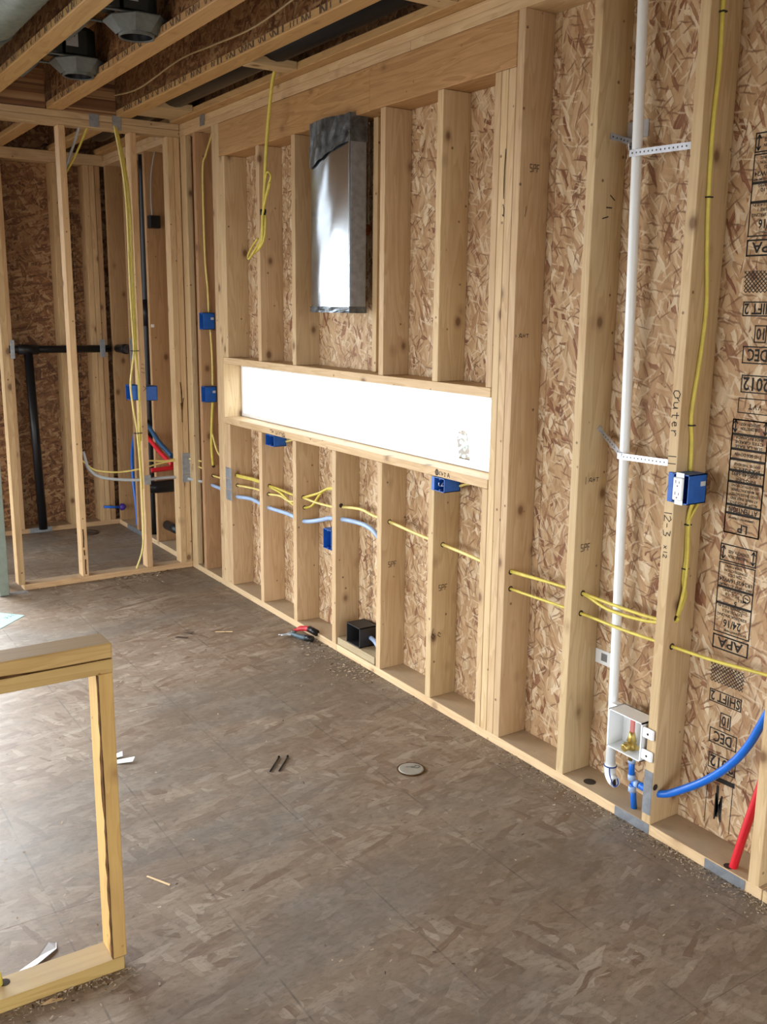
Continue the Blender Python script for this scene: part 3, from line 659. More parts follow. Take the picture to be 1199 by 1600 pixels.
# recessed light housings
def can_light(y, label):
    xc = -0.846
    t = empty('recessed_light', (xc, y, ZJ), label, 'ceiling light', 'recessed light housings between the joists')
    r = 0.068
    lathe('trim_ring', [(r-0.004, 0.010), (r-0.004, 0.0), (r+0.004, 0.0), (r+0.006, 0.03), (r-0.004, 0.03)], (xc, y, ZJ-0.006), GREYM, t, 'z', 28, False, False); lathe('baffle', [(r-0.0045, 0.0), (r-0.010, 0.10)], (xc, y, ZJ-0.002), ABS, t, 'z', 28, False, True)
    # sloping octagonal frame plate
    bm = bmesh.new(); ps = []
    for k in range(8):
        a = math.pi/8+k*math.pi/4
        ps.append((math.cos(a), math.sin(a)))
    a0 = [bm.verts.new((p[0]*0.080, p[1]*0.086, 0.004)) for p in ps]; a1 = [bm.verts.new((p[0]*0.130, p[1]*0.150, 0.052)) for p in ps]; a2 = [bm.verts.new((p[0]*0.130, p[1]*0.150, 0.056)) for p in ps]; a3 = [bm.verts.new((p[0]*0.078, p[1]*0.078, 0.045)) for p in ps]
    for q0, q1 in ((a0, a1), (a1, a2), (a2, a3)):
        for k in range(8): bm.faces.new((q0[k], q0[(k+1) % 8], q1[(k+1) % 8], q1[k]))
    bm_obj('frame_plate', bm, GREYM, t, (xc, y, ZJ))
    lathe('housing', [(0.076, 0.06), (0.076, 0.19), (0.06, 0.20)], (xc+0.005, y-0.01, ZJ), DARKM, t, 'z', 24)
    bx('junction_box', xc-0.16, xc-0.085, y-0.07, y+0.03, ZJ+0.075, ZJ+0.175, DARKM, t, 0.004)
    st_ = bx('rating_label', xc-0.075, xc-0.020, y-0.0905, y-0.0895, ZJ+0.105, ZJ+0.175, STICK, t, 0)
    bm = bmesh.new()
    for i in range(3):
        zz = ZJ+0.165-0.008*i; stroke_into(bm, [(xc-0.066, zz), (xc-0.034, zz)], 0.004, lambda a, b: (a, y-0.0911, b))
    me = bpy.data.meshes.new('label_print'); bm.to_mesh(me); bm.free(); link('label_print', me, BLACK, st_)
    bx('label_bracket', xc-0.078, xc+0.02, y-0.0895, y-0.078, ZJ+0.075, ZJ+0.18, DARKM, t, 0.001)
    for dy in (-0.09, 0.10): tube('hanger_bar', [(-1.066, y+dy, ZJ+0.062), (-0.774, y+dy, ZJ+0.062)], 0.005, GREYM, t, 6)
    tube('cable_whip', [(xc-0.12, y+0.03, ZJ+0.12), (xc-0.15, y+0.12, ZJ+0.14), (xc-0.11, y+0.26, ZJ+0.11), (xc-0.16, y+0.40, ZJ+0.055), (xc-0.14, y+0.50, ZJ+0.09)], 0.009, GREYM, t, 8)
can_light(4.05, 'recessed light housing with label, the nearer of the two in the joist bay')
can_light(4.87, 'recessed light housing with label, the farther one nearer the partition')
c = tube('ceiling_cable', [(-0.47, 5.50, 2.79), (-0.46, 5.13, 2.765), (-0.45, 4.60, 2.80), (-0.45, 4.22, 2.785), (-0.45, 3.77, 2.768), (-0.46, 3.2, 2.80), (-0.46, 2.6, 2.79)], 0.0045, TANC, None, 6, 6)
tag(c, 'thin tan cable running along the joist web under the ceiling', 'cable')

# ------------------------------------------------------------------ metal duct in the wall
du = empty('metal_duct', (0.04, 3.93, 2.05), 'shiny rectangular sheet metal duct hanging in the stud bay above the window', 'duct')
bm = bmesh.new()
nz, ny = 20, 14
y0_, y1_, z0_, z1_ = 3.745, 4.095, 1.668, 2.400
for i in range(nz+1):
    for j in range(ny+1):
        u_, v_ = j/ny, i/nz
        dent = 0.022*math.sin(u_*math.pi)*(1-0.25*v_)+0.0035*math.sin(u_*9+v_*5)*math.sin(v_*9)*math.sin(u_*math.pi)
        if j in (0, ny): dent = 0
        bm.verts.new((-0.022-dent, y0_+(y1_-y0_)*u_, z0_+(z1_-z0_)*v_))
bm.verts.ensure_lookup_table()
for i in range(nz):
    for j in range(ny):
        a = i*(ny+1)+j; bm.faces.new([bm.verts[k] for k in (a, a+ny+1, a+ny+2, a+1)]).smooth = True
bm_obj('front_panel', bm, DUCT, du)
bx('duct_body', -0.020, 0.062, 3.745, 4.095, 1.650, 2.470, GALV, du, 0.003)
bx('corner_seam', -0.029, -0.0262, 3.743, 3.752, 1.668, 2.42, DUCT, du, 0.001)
# crumpled foil tape round top and bottom
def crumple(name, z0, z1, slope=0.0):
    bm = bmesh.new(); rr = random.Random(9); n = 12
    g = []
    for i in range(4):
        rowv = []
        for j in range(n+1):
            y = y1_+0.004-(y1_-y0_+0.008)*j/n
            zb = z0+slope*j/n; z = zb+(z1-zb)*i/3+rr.uniform(-.004, .004)*min(1, (z1-z0)*10)
            rowv.append(bm.verts.new((-0.024-0.022*math.sin(math.pi*j/n)-rr.uniform(0.001, 0.007), y, z)))
        g.append(rowv)
    for i in range(3):
        for j in range(n): bm.faces.new((g[i][j], g[i+1][j], g[i+1][j+1], g[i][j+1]))
    sv = [bm.verts.new((0.064, y0_-0.004, q[n].co.z)) for q in g]      # wrap round the near side
    for i in range(3):
        bm.faces.new((g[i][n], g[i+1][n], sv[i+1], sv[i]))
    bm_obj(name, bm, FOIL, du)
crumple('foil_tape', 2.290, 2.486, 0.085); crumple('foil_tape', 1.645, 1.672)
cp = lathe('copper_stub', [(0.026, 0.0), (0.026, -0.04), (0.022, -0.052), (0.012, -0.060), (0.0, -0.062)], (D, 3.845, 2.016), COPPER, None, 'x', 16, False)
tag(cp, 'small bright copper pipe stub poking through the sheathing beside the metal duct', 'pipe')

# ------------------------------------------------------------------ white pipe with strap hangers
pp = empty('drain_standpipe', (0.06, 2.13, 0.05), 'tall white plastic pipe running up the stud bay in front of the wall', 'pipe')
tube('pipe', [(0.062, 2.130, 0.110), (0.064, 2.160, 1.30), (0.066, 2.207, 2.85)], 0.0160, PVC, pp, 16, 4)
tube('elbow', [(0.062, 2.130, 0.135), (0.062, 2.129, 0.100), (0.060, 2.116, 0.083), (0.054, 2.095, 0.080)], 0.0195, PVC, pp, 16, 5)
tube('clamp_wire', [(0.062+0.021*math.cos(a*.7), 2.130+0.021*math.sin(a*.7), 0.128-0.0002*a) for a in range(10)], 0.0022, BLUED, pp, 6, 3)
tube('clamp_wire', [(0.045, 2.118, 0.126), (0.036, 2.105, 0.105), (0.036, 2.085, 0.075), (0.045, 2.075, 0.085), (0.05, 2.085, 0.1)], 0.0022, BLUED, pp, 6, 4)
lathe('pipe_mouth', [(0.0135, 0.0), (0.0135, 0.001)], (0.0532, 2.0945, 0.080), HOLE, pp, 'y', 14)
def strap(name, pts, label, wd=0.020):
    """perforated flat strap along pts, its width standing up (z)"""
    t = empty(name, pts[0], label, 'strap', 'perforated steel straps holding the white pipe')
    P = [Vector(p) for p in pts]; bm = bmesh.new(); rows = []
    for i, p in enumerate(P):
        d = (P[min(i+1, len(P)-1)]-P[max(i-1, 0)]).normalized(); upv = (Vector((0, 0, 1))-d*d.z).normalized(); nn = d.cross(upv)*0.0006
        rows.append([bm.verts.new(p+upv*wd/2+nn), bm.verts.new(p-upv*wd/2+nn), bm.verts.new(p-upv*wd/2-nn), bm.verts.new(p+upv*wd/2-nn)])
    for a, b in zip(rows[:-1], rows[1:]):
        for k in range(4): bm.faces.new((a[k], a[(k+1) % 4], b[(k+1) % 4], b[k]))
    bm.faces.new(rows[0][::-1]); bm.faces.new(rows[-1])
    bmesh.ops.recalc_face_normals(bm, faces=bm.faces)
    bm_obj('strap_band', bm, STRAP, t)
    bm = bmesh.new()
    for a, b in zip(P[:-1], P[1:]):
        L = (b-a).length; d = (b-a).normalized(); upv = (Vector((0, 0, 1))-d*d.z).normalized(); nn = d.cross(upv)
        if nn.dot(Vector((-2.3, 0, 1.6))-a) < 0: nn = -nn
        q = 0.012
        while q < L-0.006:
            c_ = a+d*q+nn*0.0011
            vs_ = [bm.verts.new(c_+d*0.003*math.cos(k*math.pi/3)+upv*0.003*math.sin(k*math.pi/3)) for k in range(6)]; bm.faces.new(vs_); q += 0.018
    bm_obj('strap_holes', bm, BLACK, t)['kind'] = 'stuff'
strap('pipe_strap', [(0.058, 2.2945, 2.206), (0.112, 2.2945, 2.200), (0.100, 2.215, 2.175), (0.048, 2.205, 2.160)], 'short perforated strap nailed to the stud left of the white pipe, near the ceiling')
strap('pipe_strap', [(0.082, 2.190, 2.140), (0.062, 2.205, 2.140), (0.044, 2.196, 2.140), (0.044, 2.178, 2.140), (0.012, 1.9285, 2.128)], 'long perforated strap from white pipe to the right stud, near the ceiling')
strap('pipe_strap', [(0.080, 2.2945, 1.284), (0.100, 2.2945, 1.262), (0.062, 2.190, 1.222), (0.042, 2.150, 1.205)], 'perforated strap slanting down from the left stud onto the white pipe, mid height')
strap('pipe_strap', [(0.085, 2.155, 1.205), (0.062, 2.181, 1.205), (0.043, 2.168, 1.206), (0.043, 2.150, 1.206), (0.004, 1.9285, 1.219)], 'level perforated strap from white pipe to the right stud, mid height')
def tag_plate(y0, y1, z0, z1, label, code):
    t = bx('pipe_bracket', D-0.004, D-0.001, y0, y1, z0, z1, STRAP if not code else WHITE, None, 0.0008); tag(t, label, 'bracket')
    if code:
        bm = bmesh.new()
        for k in range(9):
            stroke_into(bm, [(y1-0.030-k*0.0032, z0+0.014), (y1-0.030-k*0.0032, z1-0.010)], 0.0018, lambda a, b: (D-0.0046, a, b))
        me = bpy.data.meshes.new('barcode'); bm.to_mesh(me); bm.free(); link('barcode', me, BLACK, t)
tag_plate(2.205, 2.290, 2.200, 2.252, 'small grey metal bracket behind the top of the white pipe', False)
tag_plate(2.205, 2.295, 0.440, 0.492, 'white tag with bar code on the sheathing behind the white pipe', True)

# ------------------------------------------------------------------ ice-maker outlet box with valve and tubing
ob = empty('water_outlet_box', (0.0, 2.0, 0.24), 'open white plastic water outlet box with brass valve between pipe and stud', 'valve box')
bm = bmesh.new(); t_ = 0.004
X0, X1, Y0, Y1, Z0, Z1 = -0.012, 0.062, 1.940, 2.085, 0.238, 0.372
box_into(bm, X1-t_, X1, Y0, Y1, Z0, Z1, 0.0); box_into(bm, X0, X1, Y0, Y0+t_, Z0, Z1); box_into(bm, X0, X1, Y1-t_, Y1, Z0, Z1); box_into(bm, X0, X1, Y0, Y1, Z0, Z0+t_); box_into(bm, X0, X1, Y0, Y1, Z1-t_, Z1)
bm_obj('box_shell', bm, WHITE, ob)
for zc in (0.270, 0.345):
    a = bx('mounting_ear', -0.012, -0.002, 1.893, 1.940, zc-0.018, zc+0.018, WHITE, ob, 0.004); lathe('screw_hole', [(0.004, -0.0005), (0.004, 0)], (-0.0122, 1.915, zc), HOLE, a, 'x', 10)
bx('pipe_clip', 0.03, 0.062, 2.085, 2.116, 0.26, 0.37, WHITE, ob, 0.003)
bx('valve_handle', 0.022, 0.030, 2.002, 2.022, 0.296, 0.362, REDT, ob, 0.003)
vb = lathe('valve_body', [(0.006, -0.02), (0.016, -0.016), (0.018, 0.0), (0.013, 0.008), (0.017, 0.012), (0.012, 0.03), (0.009, 0.045)], (0.026, 2.012, 0.262), BRASS, ob, 'z', 14)
lathe('valve_outlet', [(0.010, -0.03), (0.013, -0.028), (0.013, -0.010), (0.008, 0.0)], (0.018, 2.012, 0.258), BRASS, vb, 'x', 12); tube('valve_stem', [(0.026, 2.04, 0.253), (0.026, 1.985, 0.258)], 0.008, BRASS, vb, 10)
tube('supply_stub', [(0.030, 2.012, 0.238), (0.030, 2.012, 0.205)], 0.011, BRASS, ob, 12)
pt = empty('water_tube_tee', (0.03, 2.0, 0.1), 'short blue water tube with tee rising from the bottom plate to the outlet box', 'pipe')
tube('tube_upper', [(0.032, 2.012, 0.215), (0.034, 2.008, 0.140)], 0.0105, PEXB, pt, 12); tube('tube_lower', [(0.036, 2.004, 0.120), (0.040, 1.994, 0.034)], 0.0105, PEXB, pt, 12)
for z, y in ((0.205, 2.012), (0.145, 2.008), (0.105, 2.0025)): lathe('crimp_ring', [(0.0135, -0.010), (0.0135, 0.010)], (0.034, y, z), CONB, pt, 'z', 12)
tube('tee_arm', [(0.035, 2.005, 0.128), (0.038, 1.975, 0.128)], 0.009, PEXB, pt, 10); lathe('crimp_ring', [(0.0125, -0.008), (0.0125, 0.008)], (0.037, 1.985, 0.128), CONB, pt, 'y', 12)
c = tube('blue_water_tube', [(0.038, 1.972, 0.128), (0.036, 1.93, 0.128), (0.034, 1.885, 0.139), (0.045, 1.844, 0.160), (0.067, 1.750, 0.234), (0.067, 1.664, 0.324), (0.067, 1.606, 0.413), (0.067, 1.560, 0.520), (0.067, 1.500, 0.66)], 0.0125, PEXB, None, 12, 6)
tag(c, 'bright blue water tube bowing up across the printed strand board at the right', 'pipe')
c = tube('red_water_tube', [(0.025, 1.592, 0.02), (0.035, 1.582, 0.10), (0.052, 1.567, 0.21), (0.067, 1.550, 0.32), (0.085, 1.525, 0.50), (0.080, 1.548, 0.62), (0.075, 1.555, 0.76), (0.075, 1.535, 0.92)], 0.0128, PEXR, None, 12, 6)
tag(c, 'red water tube rising from the bottom plate at the lower right corner', 'pipe')

# ------------------------------------------------------------------ nail plates
def nplate(x0, x1, y0, y1, z0, z1, label, group=None):
    n_ = bx('nail_plate', x0, x1, y0, y1, z0, z1, GALV, None, 0.0006); tag(n_, label, 'nail plate', group); return n_
nplate(-0.0025, -0.0003, 1.893, 2.041, -0.0+0.001, 0.036, 'steel nail plate on the bottom plate below the white outlet box')
nplate(-0.0025, -0.0003, 1.527, 1.671, 0.001, 0.034, 'steel nail plate on the bottom plate in front of the red tube')
nplate(-0.0025, -0.0003, 1.891, 1.926, 0.068, 0.218, 'upright steel nail plate on the stud beside the blue tube tee')
bm = bmesh.new()
for a in range(3): box_into(bm, -0.0025, -0.0003, 5.110, 5.192, 0.548+a*0.066, 0.548+a*0.066+0.062, 0.0006)
n_ = bm_obj('nail_plate', bm, GALV); tag(n_, 'steel nail plate in three sections on the double stud beside the window', 'nail plate')
bm = bmesh.new(); box_into(bm, -0.052, 0.006, PY0-0.004, PY0-0.0005, 0.565, 0.615, 0.0006); box_into(bm, -0.052, 0.006, PY0-0.004, PY0-0.0005, 0.618, 0.752, 0.0006)
n_ = bm_obj('nail_plate', bm, GALV); tag(n_, 'tall steel nail plate on the corner studs at the end of the partition', 'nail plate')
nplate(-0.303, -0.262, PY0-0.0025, PY0-0.0003, 0.570, 0.630, 'small square nail plate on the partition stud that carries blue boxes')
nplate(-0.538, -0.482, PY0-0.0025, PY0-0.0003, 2.658, 2.728, 'left nail plate of the two on the partition top plate')
nplate(-0.405, -0.352, PY0-0.0025, PY0-0.0003, 2.655, 2.732, 'right nail plate of the two on the partition top plate')
nplate(-0.0025, -0.0003, 5.370, 5.438, 2.670, 2.748, 'nail plate on the wall top plate just past the far end of the header')

# ------------------------------------------------------------------ electrical boxes
def ebox(label, x0, x1, y0, y1, z0, z1, sticker=True, flange=None, cat='electrical box', group='blue electrical boxes'):
    t = empty('electrical_box', (x0, (y0+y1)/2, z0), label, cat, group)
    bm = bmesh.new(); k = 0.003
    box_into(bm, x1-k, x1, y0, y1, z0, z1); box_into(bm, x0, x1, y0, y0+k, z0, z1); box_into(bm, x0, x1, y1-k, y1, z0, z1); box_into(bm, x0, x1, y0, y1, z0, z0+k); box_into(bm, x0, x1, y0, y1, z1-k, z1)
    bm_obj('box_shell', bm, BLUE, t)
    bx('box_back', x1-k-0.001, x1-k, y0+k, y1-k, z0+k, z1-k, BLUED, t, 0)
    for zz in (z0+0.006, z1-0.006): lathe('screw_boss', [(0.004, 0), (0.004, 0.03)], (x0+0.002, (y0+y1)/2, zz), BLUED, t, 'x', 8)
    if flange: bx('nailing_flange', *flange, BLUE, t, 0.001)
    if sticker:
        s_ = bx('rating_label', (x0+x1)/2+0.012, x1-0.006, y0-0.0006, y0-0.0001, (z0+z1)/2+0.008, (z0+z1)/2+0.022, STICK, t, 0)
    return t
e = ebox('blue box with white duplex outlet fixed to the near right stud', -0.014, 0.066, 1.829, 1.889, 1.107, 1.196, True, (-0.014, -0.003, 1.889, 1.907, 1.107, 1.196))
bx('outlet_strap', -0.0165, -0.015, 1.846, 1.876, 1.103, 1.200, STRAP, e, 0.0005)
of = bx('outlet_face', -0.026, -0.0165, 1.843, 1.879, 1.117, 1.186, WHITE, e, 0.003)
for zz in (1.134, 1.169):
    for yy_, hh in ((1.855, .007), (1.868, .009)): bx('outlet_slot', -0.0264, -0.0261, yy_-.001, yy_+.001, zz, zz+hh, BLACK, of, 0)
    lathe('ground_slot', [(0.0022, -0.0003), (0.0022, 0)], (-0.0262, 1.861, zz-0.008), BLACK, of, 'x', 8)
e = ebox('blue box hung under the right end of the window sill with wire ends inside', -0.004, 0.076, 3.037, 3.108, 0.942, 0.999, False, (-0.004, -0.001, 3.108, 3.126, 0.942, 0.999))
tube('wire_end', [(0.05, 3.08, 0.97), (0.02, 3.075, 0.975), (0.0, 3.06, 0.968)], 0.002, WHITE, e, 6); tube('wire_end', [(0.05, 3.07, 0.965), (0.01, 3.085, 0.962), (-0.003, 3.075, 0.978)], 0.002, WHITE, e, 6)
tube('feed_cable', [(0.07, 3.03, 0.965), (0.075, 2.97, 0.985), (0.08, 2.90, 0.998)], 0.0055, YELP, e, 8)
e = ebox('blue box hung under the left end of the window sill', -0.004, 0.070, 4.548, 4.650, 0.940, 0.999, False)
tube('feed_cable', [(0.066, 4.545, 0.965), (0.075, 4.46, 0.985), (0.08, 4.40, 0.998)], 0.0055, YELP, e, 8)
e = ebox('upper blue box on the far corner stud left of the window', -0.004, 0.070, 5.462, 5.522, 1.532, 1.630, True)
e = ebox('lower blue box on the far corner stud left of the window', -0.004, 0.070, 5.462, 5.522, 1.097, 1.192, True)
e = ebox('shallow open blue bracket box low in the bay below the window', -0.002, 0.050, 3.946, 4.026, 0.503, 0.602, False)
e = ebox('blue box on the left side of the partition stud with cables', -0.365, -0.309, 5.76, 5.85, 1.100, 1.192, False)
e = ebox('blue box on the right side of the partition stud', -0.262, -0.190, 5.775, 5.85, 1.092, 1.182, False)

# black box on its wood block below the window
blk = bx('wood_block', 0.006, 0.120, 3.560, 3.900, ZP+0.0005, ZP+0.036, wood('lumber_grey', 'y', (0.46, 0.37, 0.24), (0.36, 0.27, 0.16)), None); tag(blk, 'short pale wood block lying on the bottom plate under the black box', 'wood block')
bb = empty('floor_box', (0.03, 3.77, ZP+0.037), 'open black plastic box standing on a wood block below the window', 'electrical box')
bm = bmesh.new(); x0, x1, y0, y1, z0, z1 = 0.012, 0.115, 3.700, 3.822, ZP+0.037, ZP+0.037+0.098; k = 0.004
box_into(bm, x1-k, x1, y0, y1, z0, z1); box_into(bm, x0, x1, y0, y0+k, z0, z1); box_into(bm, x0, x1, y1-k, y1, z0, z1); box_into(bm, x0, x1, y0, y1, z0, z0+k); box_into(bm, x0, x1, y0, y1, z1-k, z1)
bm_obj('box_shell', bm, plain('black_box_plastic', (0.015, 0.015, 0.017), 0.5), bb)
for zz in (z0+0.03, z0+0.05): tube('terminal', [(0.10, 3.75, zz), (0.05, 3.752, zz-0.004)], 0.004, STRAP, bb, 8)
tube('conduit_tail', [(0.075, 3.70, 0.115), (0.072, 3.66, 0.110), (0.070, 3.61, 0.085), (0.070, 3.56, 0.070), (0.070, 3.53, 0.062)], 0.011, CONB, bb, 10)

# ------------------------------------------------------------------ cables through the wall studs
def cable(name, pts, r, mat, label, group=None, flat=1.0, cat='cable'):
    c_ = tube(name, pts, r, mat, None, 8, 6, flat); tag(c_, label, cat, group); return c_
H = 0.045
t = empty('yellow_cable', (0.05, 1.9, 0.7), 'pair of yellow cables, the upper run through the studs behind the white pipe', 'cable')
for d in (0, 1):
    tube('cable_strand', [(0.034, 2.70, 0.702), (0.030, 2.65, 0.701+0.004*d), (0.046, 2.45, 0.705), (0.050, 2.30, 0.706), (0.047-0.010*d, 2.16, 0.704-0.018*d), (0.05-0.006*d, 2.0, 0.704-0.014*d), (0.05, 1.90, 0.716), (0.05, 1.88, 0.735)], 0.0058, YEL, t, 8)
cable('yellow_cable', [(0.032, 2.68, 0.634), (0.032, 2.64, 0.634), (0.046, 2.30, 0.634), (0.044, 2.1, 0.632), (0.040, 1.89, 0.639), (0.055, 1.74, 0.637), (0.067, 1.577, 0.646), (0.067, 1.46, 0.65)], 0.0056, YEL, 'single yellow cable, the lower run through the studs to the right edge')
t = empty('yellow_cable', (0.05, 1.87, 1.3), 'yellow cable stapled down the near right stud above and below the outlet box', 'cable')
P_ = [(0.039, 2.50), (0.044, 2.335), (0.036, 2.168), (0.042, 1.963), (0.054, 1.824), (0.069, 1.68), (0.059, 1.533), (0.040, 1.374), (0.050, 1.287), (0.054, 1.197)]
tube('cable_strand', [(0.039, 1.884, 2.66)]+[(a, 1.8835, b) for a, b in P_], 0.0072, YEL, t, 8, 5, 0.75)
tube('cable_strand', [(0.060, 1.86, 1.12), (0.062, 1.8835, 1.05), (0.066, 1.8835, 0.93), (0.062, 1.8835, 0.85), (0.072, 1.88, 0.80), (0.050, 1.884, 0.74)], 0.0056, YEL, t)
tube('cable_strand', [(0.090, 1.87, 1.10), (0.070, 1.880, 1.055), (0.060, 1.878, 1.03), (0.064, 1.876, 0.93), (0.058, 1.874, 0.83), (0.048, 1.884, 0.74)], 0.0056, YEL, t)
for z, x in ((1.985, 0.041), (1.335, 0.043), (2.47, 0.04), (1.03, 0.061), (0.89, 0.065)): bx('cable_staple', x-0.009, x+0.009, 1.8735, 1.8885, z-0.002, z+0.002, BLACK, t, 0)
cable('yellow_cable', [(0.036, 3.93, 0.722), (0.060, 3.78, 0.735), (0.055, 3.65, 0.727), (0.044, 3.505, 0.729), (0.046, 3.3, 0.716), (0.050, 3.10, 0.706), (0.05, 2.95, 0.70), (0.05, 2.80, 0.69)], 0.0072, YELP, 'yellow cable through the right-hand cripple studs below the window')
t = empty('yellow_cable', (0.05, 4.5, 0.7), 'tangle of yellow cables crossing the left cripple studs below the window', 'cable')
tube('cable_strand', [(0.036, 5.16, 0.703), (0.036, 5.115, 0.701), (0.055, 4.90, 0.705), (0.043, 4.71, 0.701), (0.062, 4.645, 0.694), (0.060, 4.488, 0.690), (0.045, 4.33, 0.700), (0.041, 4.305, 0.704), (0.060, 4.18, 0.745), (0.066, 4.075, 0.788), (0.066, 3.93, 0.80)], 0.0068, YEL, t)
tube('cable_strand', [(0.036, 5.16, 0.695), (0.036, 5.115, 0.692), (0.055, 4.90, 0.696), (0.043, 4.71, 0.695), (0.060, 4.60, 0.675), (0.058, 4.47, 0.640), (0.048, 4.35, 0.645), (0.048, 4.305, 0.649), (0.06, 4.248, 0.670), (0.065, 4.18, 0.735), (0.067, 4.10, 0.778), (0.066, 3.93, 0.79)], 0.0062, YEL, t)
tube('cable_strand', [(0.039, 5.16, 0.640), (0.039, 5.115, 0.639), (0.055, 4.90, 0.650), (0.038, 4.71, 0.655), (0.055, 4.60, 0.660), (0.055, 4.48, 0.650), (0.045, 4.33, 0.69), (0.043, 4.305, 0.700), (0.060, 4.21, 0.692), (0.066, 4.075, 0.695), (0.04, 3.92, 0.715)], 0.0062, YELP, t)
cable('blue_conduit', [(0.053, 5.60, 0.575), (0.053, 5.51, 0.574), (0.06, 5.30, 0.566), (0.037, 5.13, 0.570), (0.050, 4.95, 0.583), (0.037, 4.71, 0.579), (0.05, 4.50, 0.580), (0.044, 4.31, 0.577), (0.066, 4.182, 0.604), (0.066, 4.077, 0.634), (0.045, 3.94, 0.655), (0.037, 3.90, 0.665), (0.060, 3.808, 0.665), (0.067, 3.722, 0.660), (0.067, 3.645, 0.638), (0.09, 3.57, 0.55)], 0.0115, CONB, 'pale blue conduit threaded through the cripple studs below the window', None, 1.0, 'conduit')
cable('corner_cable', [(0.10, 5.46, 2.70), (0.085, 5.49, 2.62), (0.060, 5.508, 2.53), (0.040, 5.514, 2.43), (0.041, 5.515, 1.96), (0.052, 5.515, 1.775), (0.056, 5.515, 1.632)], 0.0062, YELP, 'yellow cable hanging down the corner stud to the upper blue box')
cable('corner_cable', [(0.060, 5.51, 1.53), (0.069, 5.513, 1.36), (0.066, 5.51, 1.195)], 0.0062, YELP, 'short yellow cable between the two blue boxes on the corner stud')
cable('corner_cable', [(0.064, 5.51, 1.095), (0.058, 5.514, 1.0), (0.050, 5.514, 0.83), (0.056, 5.513, 0.70)], 0.0085, YEL, 'doubled yellow cable below the lower blue box on the corner stud')
cable('corner_cable', [(0.052, 5.50, 0.90), (0.062, 5.46, 0.80), (0.075, 5.38, 0.735), (0.06, 5.30, 0.71)], 0.0056, YELP, 'single yellow cable curving from the corner stud into the double stud')
cable('corner_cable', [(0.062, 5.54, 0.636), (0.058, 5.50, 0.634), (0.06, 5.40, 0.635), (0.04, 5.28, 0.638)], 0.0056, YELP, 'short yellow cable crossing from the corner stud to the double stud')
# hanging bundle with a black tie
hb = empty('hanging_cable', (-0.10, 4.40, 2.0), 'yellow cable hanging from the ceiling, folded and tied with black tape', 'cable')
Y_ = lambda l: [(-0.10, a, b) for a, b in l]
tube('cable_strand', [(-0.085, 4.20, 2.772)]+Y_([(4.245, 2.772), (4.309, 2.733), (4.353, 2.614), (4.398, 2.42), (4.438, 2.127), (4.452, 2.03), (4.462, 1.985), (4.50, 1.955)]), 0.0085, YEL, hb)
tube('cable_strand', [(-0.105, 4.44, 2.06), (-0.110, 4.425, 2.12), (-0.11, 4.375, 2.22), (-0.11, 4.335, 2.275), (-0.11, 4.355, 2.30), (-0.11, 4.385, 2.29), (-0.108, 4.41, 2.20), (-0.105, 4.432, 2.12)], 0.0055, YEL, hb)
tube('cable_strand', [(-0.107, 4.437, 2.10), (-0.112, 4.40, 2.16), (-0.112, 4.34, 2.25)], 0.0055, YEL, hb)
tube('cable_strand', [(-0.105, 4.44, 2.12), (-0.105, 4.455, 2.02), (-0.108, 4.475, 1.98), (-0.11, 4.54, 1.935), (-0.11, 4.592, 1.905), (-0.11, 4.60, 1.925), (-0.11, 4.55, 1.965), (-0.108, 4.49, 2.00)], 0.0055, YEL, hb)
tube('cable_strand', [(-0.095, 4.43, 2.12), (-0.095, 4.432, 2.04), (-0.097, 4.45, 1.985), (-0.10, 4.50, 1.95), (-0.10, 4.56, 1.93)], 0.0055, YEL, hb)
lathe('tape_tie', [(0.015, -0.014), (0.016, 0), (0.015, 0.014)], (-0.102, 4.438, 2.122), ABS, hb, 'z', 12)
# partition cables
t = empty('partition_cable', (-0.35, 5.70, 1.5), 'bundle of yellow cables hanging down the partition stud from the top plate', 'cable')
tube('cable_strand', [(-0.395, 5.79, 2.70), (-0.392, 5.745, 2.64), (-0.352, 5.735, 2.312), (-0.349, 5.735, 1.769), (-0.342, 5.735, 1.433), (-0.352, 5.72, 1.357), (-0.378, 5.715, 1.205), (-0.366, 5.72, 1.05), (-0.343, 5.735, 0.90), (-0.330, 5.735, 0.574), (-0.334, 5.735, 0.207), (-0.385, 5.735, 0.045)], 0.0060, YELP, t)
tube('cable_strand', [(-0.385, 5.79, 2.70), (-0.380, 5.748, 2.64), (-0.340, 5.738, 2.31), (-0.336, 5.738, 1.77), (-0.330, 5.738, 1.40), (-0.318, 5.735, 1.20), (-0.325, 5.735, 1.0), (-0.328, 5.738, 0.8), (-0.322, 5.738, 0.55)], 0.0060, YEL, t)
tube('cable_strand', [(-0.375, 5.80, 2.70), (-0.372, 5.76, 2.64), (-0.325, 5.748, 2.31), (-0.322, 5.745, 1.77), (-0.320, 5.745, 1.25), (-0.318, 5.745, 0.85)], 0.0055, YEL, t)
for z in (1.40, 0.90): bx('cable_staple', -0.360, -0.312, 5.725, 5.753, z-0.002, z+0.002, BLACK, t, 0)
cable('partition_cable', [(-0.53, 5.79, 2.70), (-0.548, 5.79, 2.64), (-0.61, 5.80, 2.506), (-0.672, 5.80, 2.40)], 0.0060, YEL, 'short slanting yellow cable at the top of the partition')
cable('partition_cable', [(-0.575, 5.80, 2.70), (-0.590, 5.80, 2.635), (-0.640, 5.81, 2.50), (-0.676, 5.81, 2.41)], 0.0075, GREYC, 'short slanting grey cable at the top of the partition')
